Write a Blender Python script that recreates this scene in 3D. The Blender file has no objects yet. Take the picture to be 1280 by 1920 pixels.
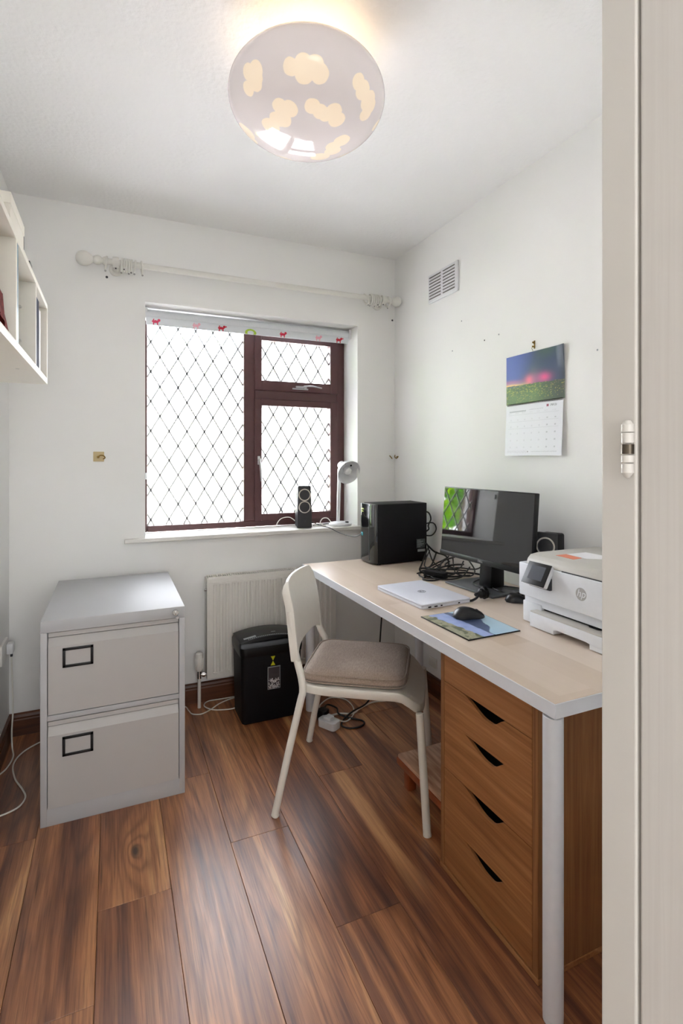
import bpy, bmesh, math, random
from mathutils import Vector, Matrix, noise
from math import sin, cos, pi, radians, sqrt
random.seed(7)
SC = bpy.context.scene
C = SC.collection

# ------------------------------------------------------------------ camera, world, lights, exposure
cam_d = bpy.data.cameras.new('camera'); cam = bpy.data.objects.new('camera', cam_d); C.objects.link(cam)
cam.location = (0, 0, 1.27); cam.rotation_euler = (radians(90), 0, radians(-23.77))
cam_d.sensor_fit = 'HORIZONTAL'; cam_d.sensor_width = 36; cam_d.lens = 972/1280*36; cam_d.shift_y = -100/1280
cam_d.clip_start = .02; cam_d.clip_end = 200
SC.camera = cam
SC.view_settings.view_transform = 'Standard'; SC.view_settings.look = 'None'
SC.view_settings.gamma = 1; SC.view_settings.use_curve_mapping = False
SC.view_settings.exposure = 1.75
SC.cycles.use_denoising = True
SC.cycles.max_bounces = 12; SC.cycles.diffuse_bounces = 6; SC.cycles.transmission_bounces = 8; SC.cycles.transparent_max_bounces = 16
SC.cycles.sample_clamp_indirect = 8; SC.cycles.caustics_reflective = False; SC.cycles.caustics_refractive = False

W = bpy.data.worlds.new('sky'); SC.world = W; W.use_nodes = True
bg = W.node_tree.nodes['Background']; bg.inputs[0].default_value = (.90, .925, 1, 1); bg.inputs[1].default_value = 5.0

def light(name, kind, loc, power, color=(1, 1, 1), rot=(0, 0, 0), size=None, **kw):
    d = bpy.data.lights.new(name, kind); d.energy = power; d.color = color
    if kind == 'AREA':
        d.shape = 'RECTANGLE'; d.size, d.size_y = size
    for k, v in kw.items(): setattr(d, k, v)
    o = bpy.data.objects.new(name, d); C.objects.link(o); o.location = loc; o.rotation_euler = rot
    return o
light('sun', 'SUN', (0, -5, 8), 24, (1, .975, .96), (radians(40), 0, radians(12)), angle=.02)
light('hall_fill_light', 'AREA', (.15, -1.82, 1.45), 12, (.97, .98, 1), (radians(90), 0, 0), (1.3, 1.8))  # added fill from behind the camera; no hall window is modelled
light('ceiling_bulb', 'POINT', (.522, 1.436, 2.36), 0.5, (1, .72, .38), shadow_soft_size=.06)
portal = light('window_portal', 'AREA', (.74, 3.06, 1.45), 1, (1, 1, 1), (radians(-90), 0, 0), (1.18, 1.2))
portal.data.cycles.is_portal = True

# ------------------------------------------------------------------ materials
def lin(c):
    return tuple(((v/255)/12.92 if v/255 <= .04045 else ((v/255+.055)/1.055)**2.4) for v in c)
class NT:
    def __init__(s, name):
        s.m = bpy.data.materials.new(name); s.m.use_nodes = True; s.t = s.m.node_tree
        s.b = s.t.nodes['Principled BSDF']; s.out = s.t.nodes['Material Output']
    def n(s, typ, **kw):
        x = s.t.nodes.new(typ)
        for k, v in kw.items():
            if k.startswith('i_'):
                key = k[2:]; key = int(key) if key.isdigit() else key
                x.inputs[key].default_value = v
            else: setattr(x, k, v)
        return x
    def l(s, a, b): s.t.links.new(a, b)
    def math(s, op, a, b=None, c=None, clamp=False):
        x = s.n('ShaderNodeMath', operation=op, use_clamp=clamp)
        for i, v in enumerate((a, b, c)):
            if v is None: continue
            if isinstance(v, (int, float)): x.inputs[i].default_value = v
            else: s.l(v, x.inputs[i])
        return x.outputs[0]
    def ramp(s, fac, stops):
        r = s.n('ShaderNodeValToRGB'); e = r.color_ramp.elements
        while len(e) < len(stops): e.new(.5)
        for k, (p, c) in enumerate(stops): e[k].position = p; e[k].color = (*c, 1)
        s.l(fac, r.inputs[0]); return r.outputs[0]
    def mix(s, fac, a, b, mode='MIX'):
        x = s.n('ShaderNodeMix', data_type='RGBA', blend_type=mode)
        for i, v in ((0, fac), (6, a), (7, b)):
            if isinstance(v, (int, float)): x.inputs[i].default_value = v
            elif isinstance(v, tuple): x.inputs[i].default_value = (*v, 1) if len(v) == 3 else v
            else: s.l(v, x.inputs[i])
        return x.outputs[2]
    def bump(s, h, strength=.2, dist=.002):
        x = s.n('ShaderNodeBump'); x.inputs['Strength'].default_value = strength; x.inputs['Distance'].default_value = dist
        s.l(h, x.inputs['Height']); s.l(x.outputs[0], s.b.inputs['Normal'])
    def set(s, **kw):
        for k, v in kw.items():
            s.b.inputs[k.replace('_', ' ')].default_value = v

def plain(name, rgb, rough=.5, metal=0, nscale=60, namt=.007, bump=.0, bscale=200, coat=0, spec=.5):
    t = NT(name); c = lin(rgb)
    tc = t.n('ShaderNodeTexCoord'); nz = t.n('ShaderNodeTexNoise', i_Scale=nscale, i_Detail=3.0); t.l(tc.outputs['Object'], nz.inputs['Vector'])
    lo = tuple(max(0, v*(1-namt*2)) for v in c); hi = tuple(min(1, v*(1+namt*2)) for v in c)
    t.l(t.ramp(nz.outputs[0], [(.3, lo), (.7, hi)]), t.b.inputs['Base Color'])
    t.set(Roughness=rough, Metallic=metal, Coat_Weight=coat, Specular_IOR_Level=spec)
    if bump:
        n2 = t.n('ShaderNodeTexNoise', i_Scale=bscale, i_Detail=4.0); t.l(tc.outputs['Object'], n2.inputs['Vector']); t.bump(n2.outputs[0], bump, .001)
    return t.m

M = {}
M['wall'] = plain('wall_paint', (240, 240, 238), .85, nscale=2, namt=.008, bump=.25, bscale=90, spec=.2)
M['hall'] = plain('hall_paint', (238, 236, 230), .85)
M['hall_bounce_floor'] = plain('hall_bounce_floor', (196, 190, 180), .95)
M['bounce_ground'] = plain('pale_bounce_ground', (203, 202, 206), .9, nscale=1, namt=.03)
M['gloss_white'] = plain('white_gloss_paint', (209, 205, 201), .4, nscale=3, namt=.01, bump=.05, bscale=60)
M['sill'] = plain('sill_paint', (228, 226, 220), .35, bump=.03, bscale=40)
M['wood_white'] = plain('cream_painted_wood', (224, 223, 216), .5)
M['shelf'] = plain('white_board', (222, 218, 208), .5)
M['white_plastic'] = plain('white_plastic', (225, 226, 228), .35)
M['printer_white'] = plain('printer_white', (226, 229, 234), .4)
M['printer_grey'] = plain('printer_light_grey', (196, 193, 186), .5)
M['chair_white'] = plain('chair_white', (233, 229, 220), .38, bump=.04, bscale=300)
M['desk_white'] = plain('desk_white', (222, 224, 230), .4)
M['rad'] = plain('radiator_enamel', (226, 223, 216), .35)
M['cabinet'] = plain('grey_steel', (179, 180, 182), .54, nscale=3, namt=.008, bump=.03, bscale=150, spec=.5)
M['cabinet_face'] = plain('grey_steel_drawer', (179, 177, 175), .45, nscale=3, namt=.01, bump=.03, bscale=150)
M['black'] = plain('black_plastic', (11, 11, 13), .38, spec=.35)
M['black_matt'] = plain('black_matt', (11, 10, 14), .55, spec=.25, bump=.05, bscale=400)
M['black_gloss'] = plain('black_gloss', (10, 10, 14), .12, coat=.6)
M['mouse_black'] = plain('mouse_plastic', (20, 20, 23), .33)
M['grey_dark'] = plain('dark_grey_plastic', (58, 60, 64), .4)
M['stand'] = plain('monitor_stand_grey', (92, 95, 100), .35, metal=.3)
M['silver'] = plain('silver', (190, 190, 192), .28, metal=1)
M['chrome'] = plain('chrome', (200, 200, 200), .15, metal=1)
M['laptop'] = plain('laptop_silver', (222, 224, 234), .38, metal=.1)
M['brass'] = plain('brass', (140, 112, 58), .35, metal=.9)
M['brown_frame'] = plain('brown_window_pvc', (84, 50, 50), .35, nscale=20, namt=.05)
M['lead'] = plain('lead_strip', (200, 202, 202), .5, metal=.3)
M['speaker'] = plain('speaker_grey', (50, 50, 54), .5)
M['cone'] = plain('speaker_cone', (66, 66, 70), .7, bump=.3, bscale=600)
M['ring_white'] = plain('speaker_ring', (206, 202, 190), .4)
M['hole_shade'] = plain('recess_shade', (20, 18, 18), .9)  # near black painted in for the shade inside slots, ports and holes
M['cable_white'] = plain('white_cable', (222, 219, 210), .45)
M['cable_black'] = plain('black_cable', (14, 13, 14), .45)
M['yellow'] = plain('yellow_sticker', (205, 208, 30), .5)
M['label_grey'] = plain('grey_label', (150, 155, 158), .5)
M['orange'] = plain('orange_print', (226, 130, 98), .6)
M['paper'] = plain('paper', (236, 236, 238), .7)
M['slot_grey'] = plain('slot_shade_grey', (96, 92, 84), .9)  # grey of the solid strips that stand in for shade in the vent slots
M['navy'] = plain('navy_cover', (28, 30, 58), .7, spec=.08)
M['blueish'] = plain('pale_blue_cover', (150, 172, 186), .25)
M['red_cloth'] = plain('red_cloth', (150, 52, 48), .8, nscale=90, namt=.25)
M['plug_orange'] = plain('orange_wood', (150, 78, 40), .45, nscale=12, namt=.1)
M['socket'] = plain('socket_white', (232, 231, 226), .35)
M['lens_bulb'] = plain('bulb_glass', (235, 235, 235), .2)
M['house'] = plain('render_wall', (235, 230, 222), .9)
M['roof'] = plain('roof_tile', (112, 100, 96), .9)
M['gutter'] = plain('grey_gutter', (95, 98, 100), .7)
M['house_glass'] = plain('far_window_glass', (90, 98, 104), .6)
M['bark'] = plain('bark', (86, 70, 52), .9, nscale=10, namt=.2)
M['grass'] = plain('grass', (96, 120, 60), .95, nscale=1.5, namt=.15)

def leaf_mat(name, a, b):
    t = NT(name); oi = t.n('ShaderNodeTexCoord'); nz = t.n('ShaderNodeTexNoise', i_Scale=3.0, i_Detail=4.0); t.l(oi.outputs['Object'], nz.inputs['Vector'])
    t.l(t.ramp(nz.outputs[0], [(.35, lin(a)), (.65, lin(b))]), t.b.inputs['Base Color']); t.set(Roughness=.7, Specular_IOR_Level=.1)
    return t.m
M['leaf'] = leaf_mat('green_leaves', (90, 160, 18), (170, 215, 40))
M['leaf_pale'] = leaf_mat('pale_leaves', (190, 200, 120), (220, 225, 160))

def make_ceiling():
    t = NT('stippled_ceiling'); t.set(Roughness=.9, Specular_IOR_Level=.15); t.b.inputs['Base Color'].default_value = (*lin((243, 243, 242)), 1)
    tc = t.n('ShaderNodeTexCoord')
    a = t.n('ShaderNodeTexNoise', i_Scale=75.0, i_Detail=5.0, i_Roughness=.6); t.l(tc.outputs['Object'], a.inputs['Vector'])
    v = t.n('ShaderNodeTexVoronoi', i_Scale=60.0, feature='SMOOTH_F1'); t.l(tc.outputs['Object'], v.inputs['Vector'])
    h = t.math('ADD', a.outputs[0], t.math('MULTIPLY', v.outputs[0], .6)); t.bump(h, .55, .0035)
    return t.m
M['ceiling'] = make_ceiling()

def wood(name, c_dark, c_mid, c_light, axis, scale=1., rough=.45, stretch=12, attr=None, contrast=1., bump=.1, fine=90):
    t = NT(name); tc = t.n('ShaderNodeTexCoord'); mp = t.n('ShaderNodeMapping')
    s = [stretch, stretch, stretch]; s[axis] = 1.0
    mp.inputs['Scale'].default_value = tuple(v*scale for v in s); vec = tc.outputs['Object']
    if attr:
        at = t.n('ShaderNodeAttribute', attribute_name=attr); sep = t.n('ShaderNodeSeparateColor'); t.l(at.outputs['Color'], sep.inputs[0])
        cmb = t.n('ShaderNodeCombineXYZ'); t.l(t.math('MULTIPLY', sep.outputs[0], 37.), cmb.inputs[0]); t.l(t.math('MULTIPLY', sep.outputs[1], 53.), cmb.inputs[1])
        ad = t.n('ShaderNodeVectorMath', operation='ADD'); t.l(vec, ad.inputs[0]); t.l(cmb.outputs[0], ad.inputs[1]); vec = ad.outputs[0]
    t.l(vec, mp.inputs[0])
    a = t.n('ShaderNodeTexNoise', i_Scale=1.0, i_Detail=6.0, i_Roughness=.6, i_Distortion=1.2); t.l(mp.outputs[0], a.inputs['Vector'])
    col = t.ramp(a.outputs[0], [(.5-.22/contrast, lin(c_dark)), (.5, lin(c_mid)), (.5+.2/contrast, lin(c_light))])
    mp2 = t.n('ShaderNodeMapping'); s2 = [fine]*3; s2[axis] = fine/22; mp2.inputs['Scale'].default_value = tuple(s2); t.l(vec, mp2.inputs[0])
    f = t.n('ShaderNodeTexNoise', i_Scale=1.5, i_Detail=4.0); t.l(mp2.outputs[0], f.inputs['Vector'])
    col = t.mix(t.math('MULTIPLY_ADD', f.outputs[0], 1.6, -.55, clamp=True), col, t.mix(1., col, (.72, .68, .64), 'MULTIPLY'))
    if attr:
        col = t.mix(1., col, t.ramp(sep.outputs[2], [(0., (.62, .56, .56)), (.5, (.95, .93, .93)), (1., (1.25, 1.3, 1.2))]), 'MULTIPLY')
    t.l(col, t.b.inputs['Base Color']); t.set(Roughness=rough)
    t.bump(f.outputs[0], bump, .0006)
    return t, a, vec
M['oak_h'] = wood('oak_front', (134, 86, 46), (160, 106, 62), (182, 130, 82), 1, 1.3, .5, 26)[0].m
M['oak_v'] = wood('oak_side', (124, 80, 46), (146, 98, 58), (164, 114, 70), 2, 1.6, .5, 30)[0].m
M['skirting'] = wood('skirting_wood', (52, 27, 15), (84, 45, 25), (112, 64, 38), 0, 1.5, .4, 14)[0].m
M['skirting_y'] = wood('skirting_wood_side', (52, 27, 15), (84, 45, 25), (112, 64, 38), 1, 1.5, .4, 14)[0].m

def floor_material():
    t = NT('walnut_laminate'); tc = t.n('ShaderNodeTexCoord'); at = t.n('ShaderNodeAttribute', attribute_name='plank')
    sep = t.n('ShaderNodeSeparateColor'); t.l(at.outputs['Color'], sep.inputs[0])
    cmb = t.n('ShaderNodeCombineXYZ'); t.l(t.math('MULTIPLY', sep.outputs[0], 37.), cmb.inputs[0]); t.l(t.math('MULTIPLY', sep.outputs[1], 53.), cmb.inputs[1])
    ad = t.n('ShaderNodeVectorMath', operation='ADD'); t.l(tc.outputs['Object'], ad.inputs[0]); t.l(cmb.outputs[0], ad.inputs[1]); vec = ad.outputs[0]
    def ns(sx, sy, detail=3., dist=0., rough=.5):
        m = t.n('ShaderNodeMapping'); m.inputs['Scale'].default_value = (sx, sy, 1); t.l(vec, m.inputs[0])
        x = t.n('ShaderNodeTexNoise', i_Scale=1.0, i_Detail=detail, i_Distortion=dist, i_Roughness=rough); t.l(m.outputs[0], x.inputs['Vector']); return x.outputs[0]
    sx = t.n('ShaderNodeSeparateXYZ'); t.l(vec, sx.inputs[0])
    # one dark knot with the grain flowing round it
    kn = t.n('ShaderNodeMapping'); kn.inputs['Location'].default_value = (-.066, -1.805*.42, 0); kn.inputs['Scale'].default_value = (1, .42, 1); t.l(tc.outputs['Object'], kn.inputs[0])
    kl = t.n('ShaderNodeVectorMath', operation='LENGTH'); t.l(kn.outputs[0], kl.inputs[0]); kd = kl.outputs['Value']
    kx = t.n('ShaderNodeSeparateXYZ'); t.l(tc.outputs['Object'], kx.inputs[0])
    inplank = t.math('MULTIPLY', t.math('MULTIPLY', t.math('GREATER_THAN', kx.outputs[0], -.0395), t.math('LESS_THAN', kx.outputs[0], .1575)), t.math('GREATER_THAN', kx.outputs[1], 1.605))
    kfall = t.math('MULTIPLY', t.math('POWER', 2.718, t.math('MULTIPLY', kd, -26.)), inplank)
    warp = ns(7., .75, 2., .4)
    warp2 = ns(26., 2.2, 2.)
    ph = t.math('ADD', t.math('MULTIPLY', sx.outputs[0], 95.), t.math('ADD', t.math('MULTIPLY', warp, 46.), t.math('MULTIPLY', warp2, 5.)))
    ph = t.math('ADD', ph, t.math('MULTIPLY', kfall, 26.))
    lines = t.math('POWER', t.math('MULTIPLY_ADD', t.math('SINE', ph), .5, .5), 2.2)
    fine = ns(150., 5., 4., .3, .65); mid = ns(34., 1.6, 4., .8); big = ns(6.5, .55, 2., 1.0)
    v = t.math('ADD', t.math('MULTIPLY', big, 1.15), t.math('MULTIPLY', mid, .55))
    v = t.math('ADD', v, t.math('MULTIPLY', sep.outputs[2], .34))
    v = t.math('SUBTRACT', v, .52)
    col = t.ramp(v, [(.14, lin((84, 50, 38))), (.34, lin((126, 78, 52))), (.49, lin((160, 104, 66))), (.63, lin((188, 130, 84))), (.82, lin((216, 166, 112)))])
    col = t.mix(t.math('MULTIPLY', lines, t.math('MULTIPLY_ADD', mid, 1.3, -.02, clamp=True)), col, t.mix(1., col, (.50, .41, .38), 'MULTIPLY'))
    pore = ns(230., 4., 3., .2, .6); streak = ns(60., 1.3, 3., 1.2, .6)
    col = t.mix(t.math('MULTIPLY_ADD', fine, 4.0, -1.7, clamp=True), col, t.mix(1., col, (.62, .55, .52), 'MULTIPLY'))
    col = t.mix(t.math('MULTIPLY_ADD', pore, 7., -4.0, clamp=True), col, t.mix(1., col, (.50, .44, .42), 'MULTIPLY'))
    col = t.mix(t.math('MULTIPLY_ADD', streak, 6., -3.4, clamp=True), col, t.mix(1., col, (.52, .44, .44), 'MULTIPLY'))
    col = t.mix(t.math('MULTIPLY_ADD', streak, -5., 2.1, clamp=True), col, t.mix(1., col, (1.28, 1.22, 1.12), 'MULTIPLY'))
    # one blond sapwood streak along the plank right of the chair
    s1 = t.math('ABSOLUTE', t.math('SUBTRACT', kx.outputs[0], t.math('MULTIPLY_ADD', ns(9., 1.6), .09, .785)))
    sm = t.math('MULTIPLY', t.math('MULTIPLY_ADD', s1, -60., 2.1, clamp=True), t.math('MULTIPLY', t.math('LESS_THAN', kx.outputs[1], 1.933), t.math('MULTIPLY_ADD', kx.outputs[1], 4., -5.0, clamp=True)))
    sm = t.math('MULTIPLY', sm, t.math('MULTIPLY', t.math('GREATER_THAN', kx.outputs[0], .7525), t.math('LESS_THAN', kx.outputs[0], .947)))
    col = t.mix(t.math('MULTIPLY', sm, .75), col, t.mix(t.math('MULTIPLY_ADD', fine, 2.4, -.85, clamp=True), lin((222, 170, 116)), lin((190, 134, 86))))
    kdark = t.math('MULTIPLY', t.math('MULTIPLY_ADD', kd, -90., 1.5, clamp=True), inplank)
    col = t.mix(t.math('MULTIPLY', kdark, .9), col, lin((40, 24, 20)))
    t.l(col, t.b.inputs['Base Color'])
    t.set(Specular_IOR_Level=1.0); r = t.n('ShaderNodeMapRange'); r.inputs[3].default_value = .27; r.inputs[4].default_value = .43
    t.l(fine, r.inputs[0]); t.l(r.outputs[0], t.b.inputs['Roughness']); t.bump(fine, .05, .0006)
    return t.m
M['floor'] = floor_material()

def desk_material():
    t = NT('pale_oak_desktop'); tc = t.n('ShaderNodeTexCoord'); mp = t.n('ShaderNodeMapping'); mp.inputs['Rotation'].default_value = (0, 0, pi/2); t.l(tc.outputs['Object'], mp.inputs[0])
    b = t.n('ShaderNodeTexBrick', i_Scale=1.0); b.inputs['Brick Width'].default_value = .8; b.inputs['Row Height'].default_value = .1; b.inputs['Mortar Size'].default_value = 0
    b.inputs['Color1'].default_value = (*lin((226, 211, 196)), 1); b.inputs['Color2'].default_value = (*lin((200, 180, 160)), 1); b.inputs['Bias'].default_value = 0; b.offset = .37
    t.l(mp.outputs[0], b.inputs['Vector'])
    m2 = t.n('ShaderNodeMapping'); m2.inputs['Scale'].default_value = (60, 4, 1); t.l(tc.outputs['Object'], m2.inputs[0])
    f = t.n('ShaderNodeTexNoise', i_Scale=1.0, i_Detail=5.0); t.l(m2.outputs[0], f.inputs['Vector'])
    t.l(t.mix(t.math('MULTIPLY', f.outputs[0], .3), b.outputs[0], lin((190, 172, 156))), t.b.inputs['Base Color'])
    t.set(Roughness=.36); t.bump(f.outputs[0], .04, .0005)
    return t.m
M['desk_top'] = desk_material()

def fabric(name, c, c2, scale=700, big=9):
    t = NT(name); tc = t.n('ShaderNodeTexCoord')
    mp = t.n('ShaderNodeMapping'); mp.inputs['Scale'].default_value = (1, .12, 1); t.l(tc.outputs['Object'], mp.inputs[0])
    a = t.n('ShaderNodeTexNoise', i_Scale=scale*.6, i_Detail=2.0); t.l(mp.outputs[0], a.inputs['Vector'])
    t.l(t.ramp(a.outputs[0], [(.3, lin(c)), (.7, lin(c2))]), t.b.inputs['Base Color']); t.set(Roughness=.75, Sheen_Weight=.3, Specular_IOR_Level=.3)
    w = t.n('ShaderNodeTexNoise', i_Scale=float(scale)); t.l(tc.outputs['Object'], w.inputs['Vector']); t.bump(w.outputs[0], .4, .0008)
    return t.m
M['linen'] = fabric('taupe_linen', (146, 128, 116), (176, 158, 144))
M['carpet'] = fabric('brown_carpet', (160, 116, 88), (216, 176, 144), 110)
M['blind'] = fabric('blind_fabric', (206, 210, 214), (222, 225, 228), 900)

def attr_mat(name, rough=.35, attr='print'):
    t = NT(name); at = t.n('ShaderNodeAttribute', attribute_name=attr); t.l(at.outputs['Color'], t.b.inputs['Base Color']); t.set(Roughness=rough)
    return t.m
M['print'] = attr_mat('printed_picture', .4)
M['print_cloth'] = attr_mat('printed_cloth', .7)

def glass_mat(name, tint, gl, rough=.0):
    t = NT(name); tr = t.n('ShaderNodeBsdfTransparent'); tr.inputs[0].default_value = (*tint, 1); g = t.n('ShaderNodeBsdfGlossy'); g.inputs['Roughness'].default_value = rough
    fr = t.n('ShaderNodeFresnel', i_IOR=1.45); mx = t.n('ShaderNodeMixShader'); t.l(t.math('MULTIPLY', fr.outputs[0], gl), mx.inputs[0]); t.l(tr.outputs[0], mx.inputs[1]); t.l(g.outputs[0], mx.inputs[2])
    t.l(mx.outputs[0], t.out.inputs[0]); return t.m
M['glass'] = glass_mat('window_glass', (.98, .985, .98), .55)
M['bin_window'] = glass_mat('smoked_clear_plastic', (.62, .60, .63), 2.0, .15)

def screen_mat():
    t = NT('dark_screen'); t.b.inputs['Base Color'].default_value = (.006, .006, .008, 1); t.set(Roughness=.03, IOR=1.8)
    return t.m
M['screen'] = screen_mat()

CLOUDS = [((-.197,-.091,-.039),.02),((-.184,-.112,-.045),.022),((-.182,-.092,-.06),.024),((-.190,-.062,-.062),.018),((-.179,-.103,-.055),.02),
          ((-.108,-.175,-.056),.02),((-.078,-.190,-.054),.026),((-.052,-.198,-.055),.026),((-.036,-.195,-.065),.024),((-.074,-.181,-.067),.024),
          ((.075,-.193,-.054),.02),((.095,-.178,-.060),.024),((.124,-.153,-.065),.026),((.132,-.121,-.081),.02),((.134,-.139,-.069),.024),
          ((-.109,-.087,-.103),.022),((-.086,-.094,-.109),.024),((-.104,-.046,-.113),.024),((-.114,-.012,-.113),.026),((-.091,-.055,-.115),.024),
          ((-.031,-.127,-.107),.022),((-.006,-.121,-.11),.022),((.030,-.129,-.106),.024),((.047,-.109,-.111),.024),((.014,-.118,-.111),.022),
          ((.081,-.008,-.122),.024),((.096,-.034,-.117),.026),((.066,.063,-.119),.03),((.09,.02,-.12),.026),
          ((-.02,.16,-.09),.03),((.02,.17,-.08),.03),((-.16,.10,-.08),.03),((-.14,.13,-.07),.03),((.16,.08,-.08),.03),((.18,.05,-.06),.03),((.2,-.05,-.05),.02)]
def shade_mat():
    t = NT('lamp_glass'); tc = t.n('ShaderNodeTexCoord'); nz = t.n('ShaderNodeTexNoise', i_Scale=35.0); t.l(tc.outputs['Object'], nz.inputs['Vector'])
    cur = None
    for p, r in CLOUDS:
        d = t.n('ShaderNodeVectorMath', operation='DISTANCE'); t.l(tc.outputs['Object'], d.inputs[0]); d.inputs[1].default_value = p
        v = t.math('SUBTRACT', d.outputs['Value'], r)
        cur = v if cur is None else t.math('MINIMUM', cur, v)
    edge = t.math('MULTIPLY_ADD', nz.outputs[0], .006, -.003)
    m = t.math('MULTIPLY_ADD', t.math('ADD', cur, edge), -700., .5, clamp=True)
    base = t.mix(m, lin((222, 212, 211)), lin((244, 228, 206)))
    df = t.n('ShaderNodeBsdfDiffuse'); t.l(base, df.inputs[0]); tl = t.n('ShaderNodeBsdfTranslucent'); t.l(base, tl.inputs[0])
    mx = t.n('ShaderNodeMixShader', i_Fac=.12); t.l(t.math('MULTIPLY_ADD', m, .10, .06), mx.inputs[0]); t.l(df.outputs[0], mx.inputs[1]); t.l(tl.outputs[0], mx.inputs[2])
    em = t.n('ShaderNodeEmission'); t.l(t.mix(m, (.90, .84, .83), (1., .84, .66)), em.inputs[0]); t.l(t.math('MULTIPLY_ADD', m, .045, .075), em.inputs[1])
    ad = t.n('ShaderNodeAddShader'); t.l(mx.outputs[0], ad.inputs[0]); t.l(em.outputs[0], ad.inputs[1])
    gl = t.n('ShaderNodeBsdfGlossy'); gl.inputs['Roughness'].default_value = .04; fr = t.n('ShaderNodeFresnel', i_IOR=1.5)
    m2 = t.n('ShaderNodeMixShader'); t.l(fr.outputs[0], m2.inputs[0]); t.l(ad.outputs[0], m2.inputs[1]); t.l(gl.outputs[0], m2.inputs[2])
    t.l(m2.outputs[0], t.out.inputs[0]); return t.m
M['shade'] = shade_mat()

# ------------------------------------------------------------------ geometry helpers
def NB(): return bmesh.new()
def box(bm, x0, x1, y0, y1, z0, z1, bev=0, seg=2):
    b = bmesh.new(); bmesh.ops.create_cube(b, size=1)
    for v in b.verts: v.co = Vector(((x0+x1)/2+v.co.x*(x1-x0), (y0+y1)/2+v.co.y*(y1-y0), (z0+z1)/2+v.co.z*(z1-z0)))
    if bev: bmesh.ops.bevel(b, geom=list(b.edges), offset=bev, segments=seg, profile=.5, affect='EDGES')
    merge(bm, b); return bm
def merge(bm, b, mat=None):
    me = bpy.data.meshes.new('tmp'); b.to_mesh(me); b.free()
    if mat is not None: me.transform(mat)
    bm.from_mesh(me); bpy.data.meshes.remove(me)
def frame_to(d):
    d = Vector(d).normalized(); return d.to_track_quat('Z', 'Y').to_matrix().to_4x4()
def lathe(bm, prof, origin=(0, 0, 0), axis=(0, 0, 1), seg=32, sx=1, sy=1):
    Mx = Matrix.Translation(origin) @ frame_to(axis); rings = []
    for r, z in prof:
        if r < 1e-6: rings.append([bm.verts.new(Mx @ Vector((0, 0, z)))])
        else: rings.append([bm.verts.new(Mx @ Vector((r*sx*cos(2*pi*i/seg), r*sy*sin(2*pi*i/seg), z))) for i in range(seg)])
    for a, b in zip(rings, rings[1:]):
        for i in range(seg):
            j = (i+1) % seg
            if len(a) == 1 and len(b) == 1: continue
            if len(a) == 1: bm.faces.new((a[0], b[j], b[i]))
            elif len(b) == 1: bm.faces.new((a[i], a[j], b[0]))
            else: bm.faces.new((a[i], a[j], b[j], b[i]))
    return bm
def cyl(bm, p0, p1, r, seg=20, bev=0):
    p0 = Vector(p0); L = (Vector(p1)-p0).length
    prof = [(0, 0), (r-bev, 0), (r, bev), (r, L-bev), (r-bev, L), (0, L)] if bev else [(0, 0), (r, 0), (r, L), (0, L)]
    return lathe(bm, prof, p0, Vector(p1)-p0, seg)
def smooth_path(pts, n=8):
    P = [Vector(p) for p in pts]; out = []
    Q = [P[0]*2-P[1]]+P+[P[-1]*2-P[-2]]
    for k in range(1, len(Q)-2):
        a, b, c, d = Q[k-1:k+3]
        for i in range(n):
            t = i/n
            out.append(.5*((2*b)+(c-a)*t+(2*a-5*b+4*c-d)*t*t+(3*b-a-3*c+d)*t**3))
    out.append(P[-1]); return out
def tube(bm, pts, r, seg=8, smooth=8, closed=False, flat=1.0):
    P = smooth_path(pts, smooth) if smooth else [Vector(p) for p in pts]
    if closed: P = P[:-1] if (P[0]-P[-1]).length < 1e-5 else P
    N = len(P); rings = []; up = Vector((0, 0, 1))
    t0 = (P[1]-P[0]).normalized(); nrm = t0.cross(up)
    if nrm.length < .05: nrm = t0.cross(Vector((0, 1, 0)))
    nrm.normalize()
    for i in range(N):
        if closed: t = (P[(i+1) % N]-P[i-1]).normalized()
        else: t = (P[min(i+1, N-1)]-P[max(i-1, 0)]).normalized()
        nrm = (nrm-t*nrm.dot(t)).normalized(); bi = t.cross(nrm)
        rr = r[i*len(r)//N] if isinstance(r, (list, tuple)) else r
        rings.append([bm.verts.new(P[i]+nrm*rr*cos(2*pi*k/seg)+bi*rr*flat*sin(2*pi*k/seg)) for k in range(seg)])
    for i in range(N if closed else N-1):
        a, b = rings[i], rings[(i+1) % N]
        for k in range(seg):
            j = (k+1) % seg; bm.faces.new((a[k], a[j], b[j], b[k]))
    if not closed:
        bm.faces.new(rings[0][::-1]); bm.faces.new(rings[-1])
    return bm
def prism(bm, poly, axis, d0, d1, bev=0):
    """poly in the two remaining axes (order x,y,z without axis), extruded from d0 to d1"""
    b = bmesh.new()
    def mk(p, d):
        c = list(p); c.insert(axis, d); return b.verts.new(c)
    A = [mk(p, d0) for p in poly]; B = [mk(p, d1) for p in poly]
    b.faces.new(A); b.faces.new(B[::-1]); n = len(poly)
    for i in range(n): b.faces.new((A[i], B[i], B[(i+1) % n], A[(i+1) % n]))
    bmesh.ops.recalc_face_normals(b, faces=b.faces)
    if bev: bmesh.ops.bevel(b, geom=list(b.edges), offset=bev, segments=2, profile=.5, affect='EDGES', clamp_overlap=True)
    merge(bm, b); return bm
def rrect(w, h, r, n=6):
    pts = []
    for cx, cy, a0 in ((w/2-r, h/2-r, 0), (-w/2+r, h/2-r, 90), (-w/2+r, -h/2+r, 180), (w/2-r, -h/2+r, 270)):
        for k in range(n+1):
            a = radians(a0+90*k/n); pts.append((cx+r*cos(a), cy+r*sin(a)))
    return pts
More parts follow.
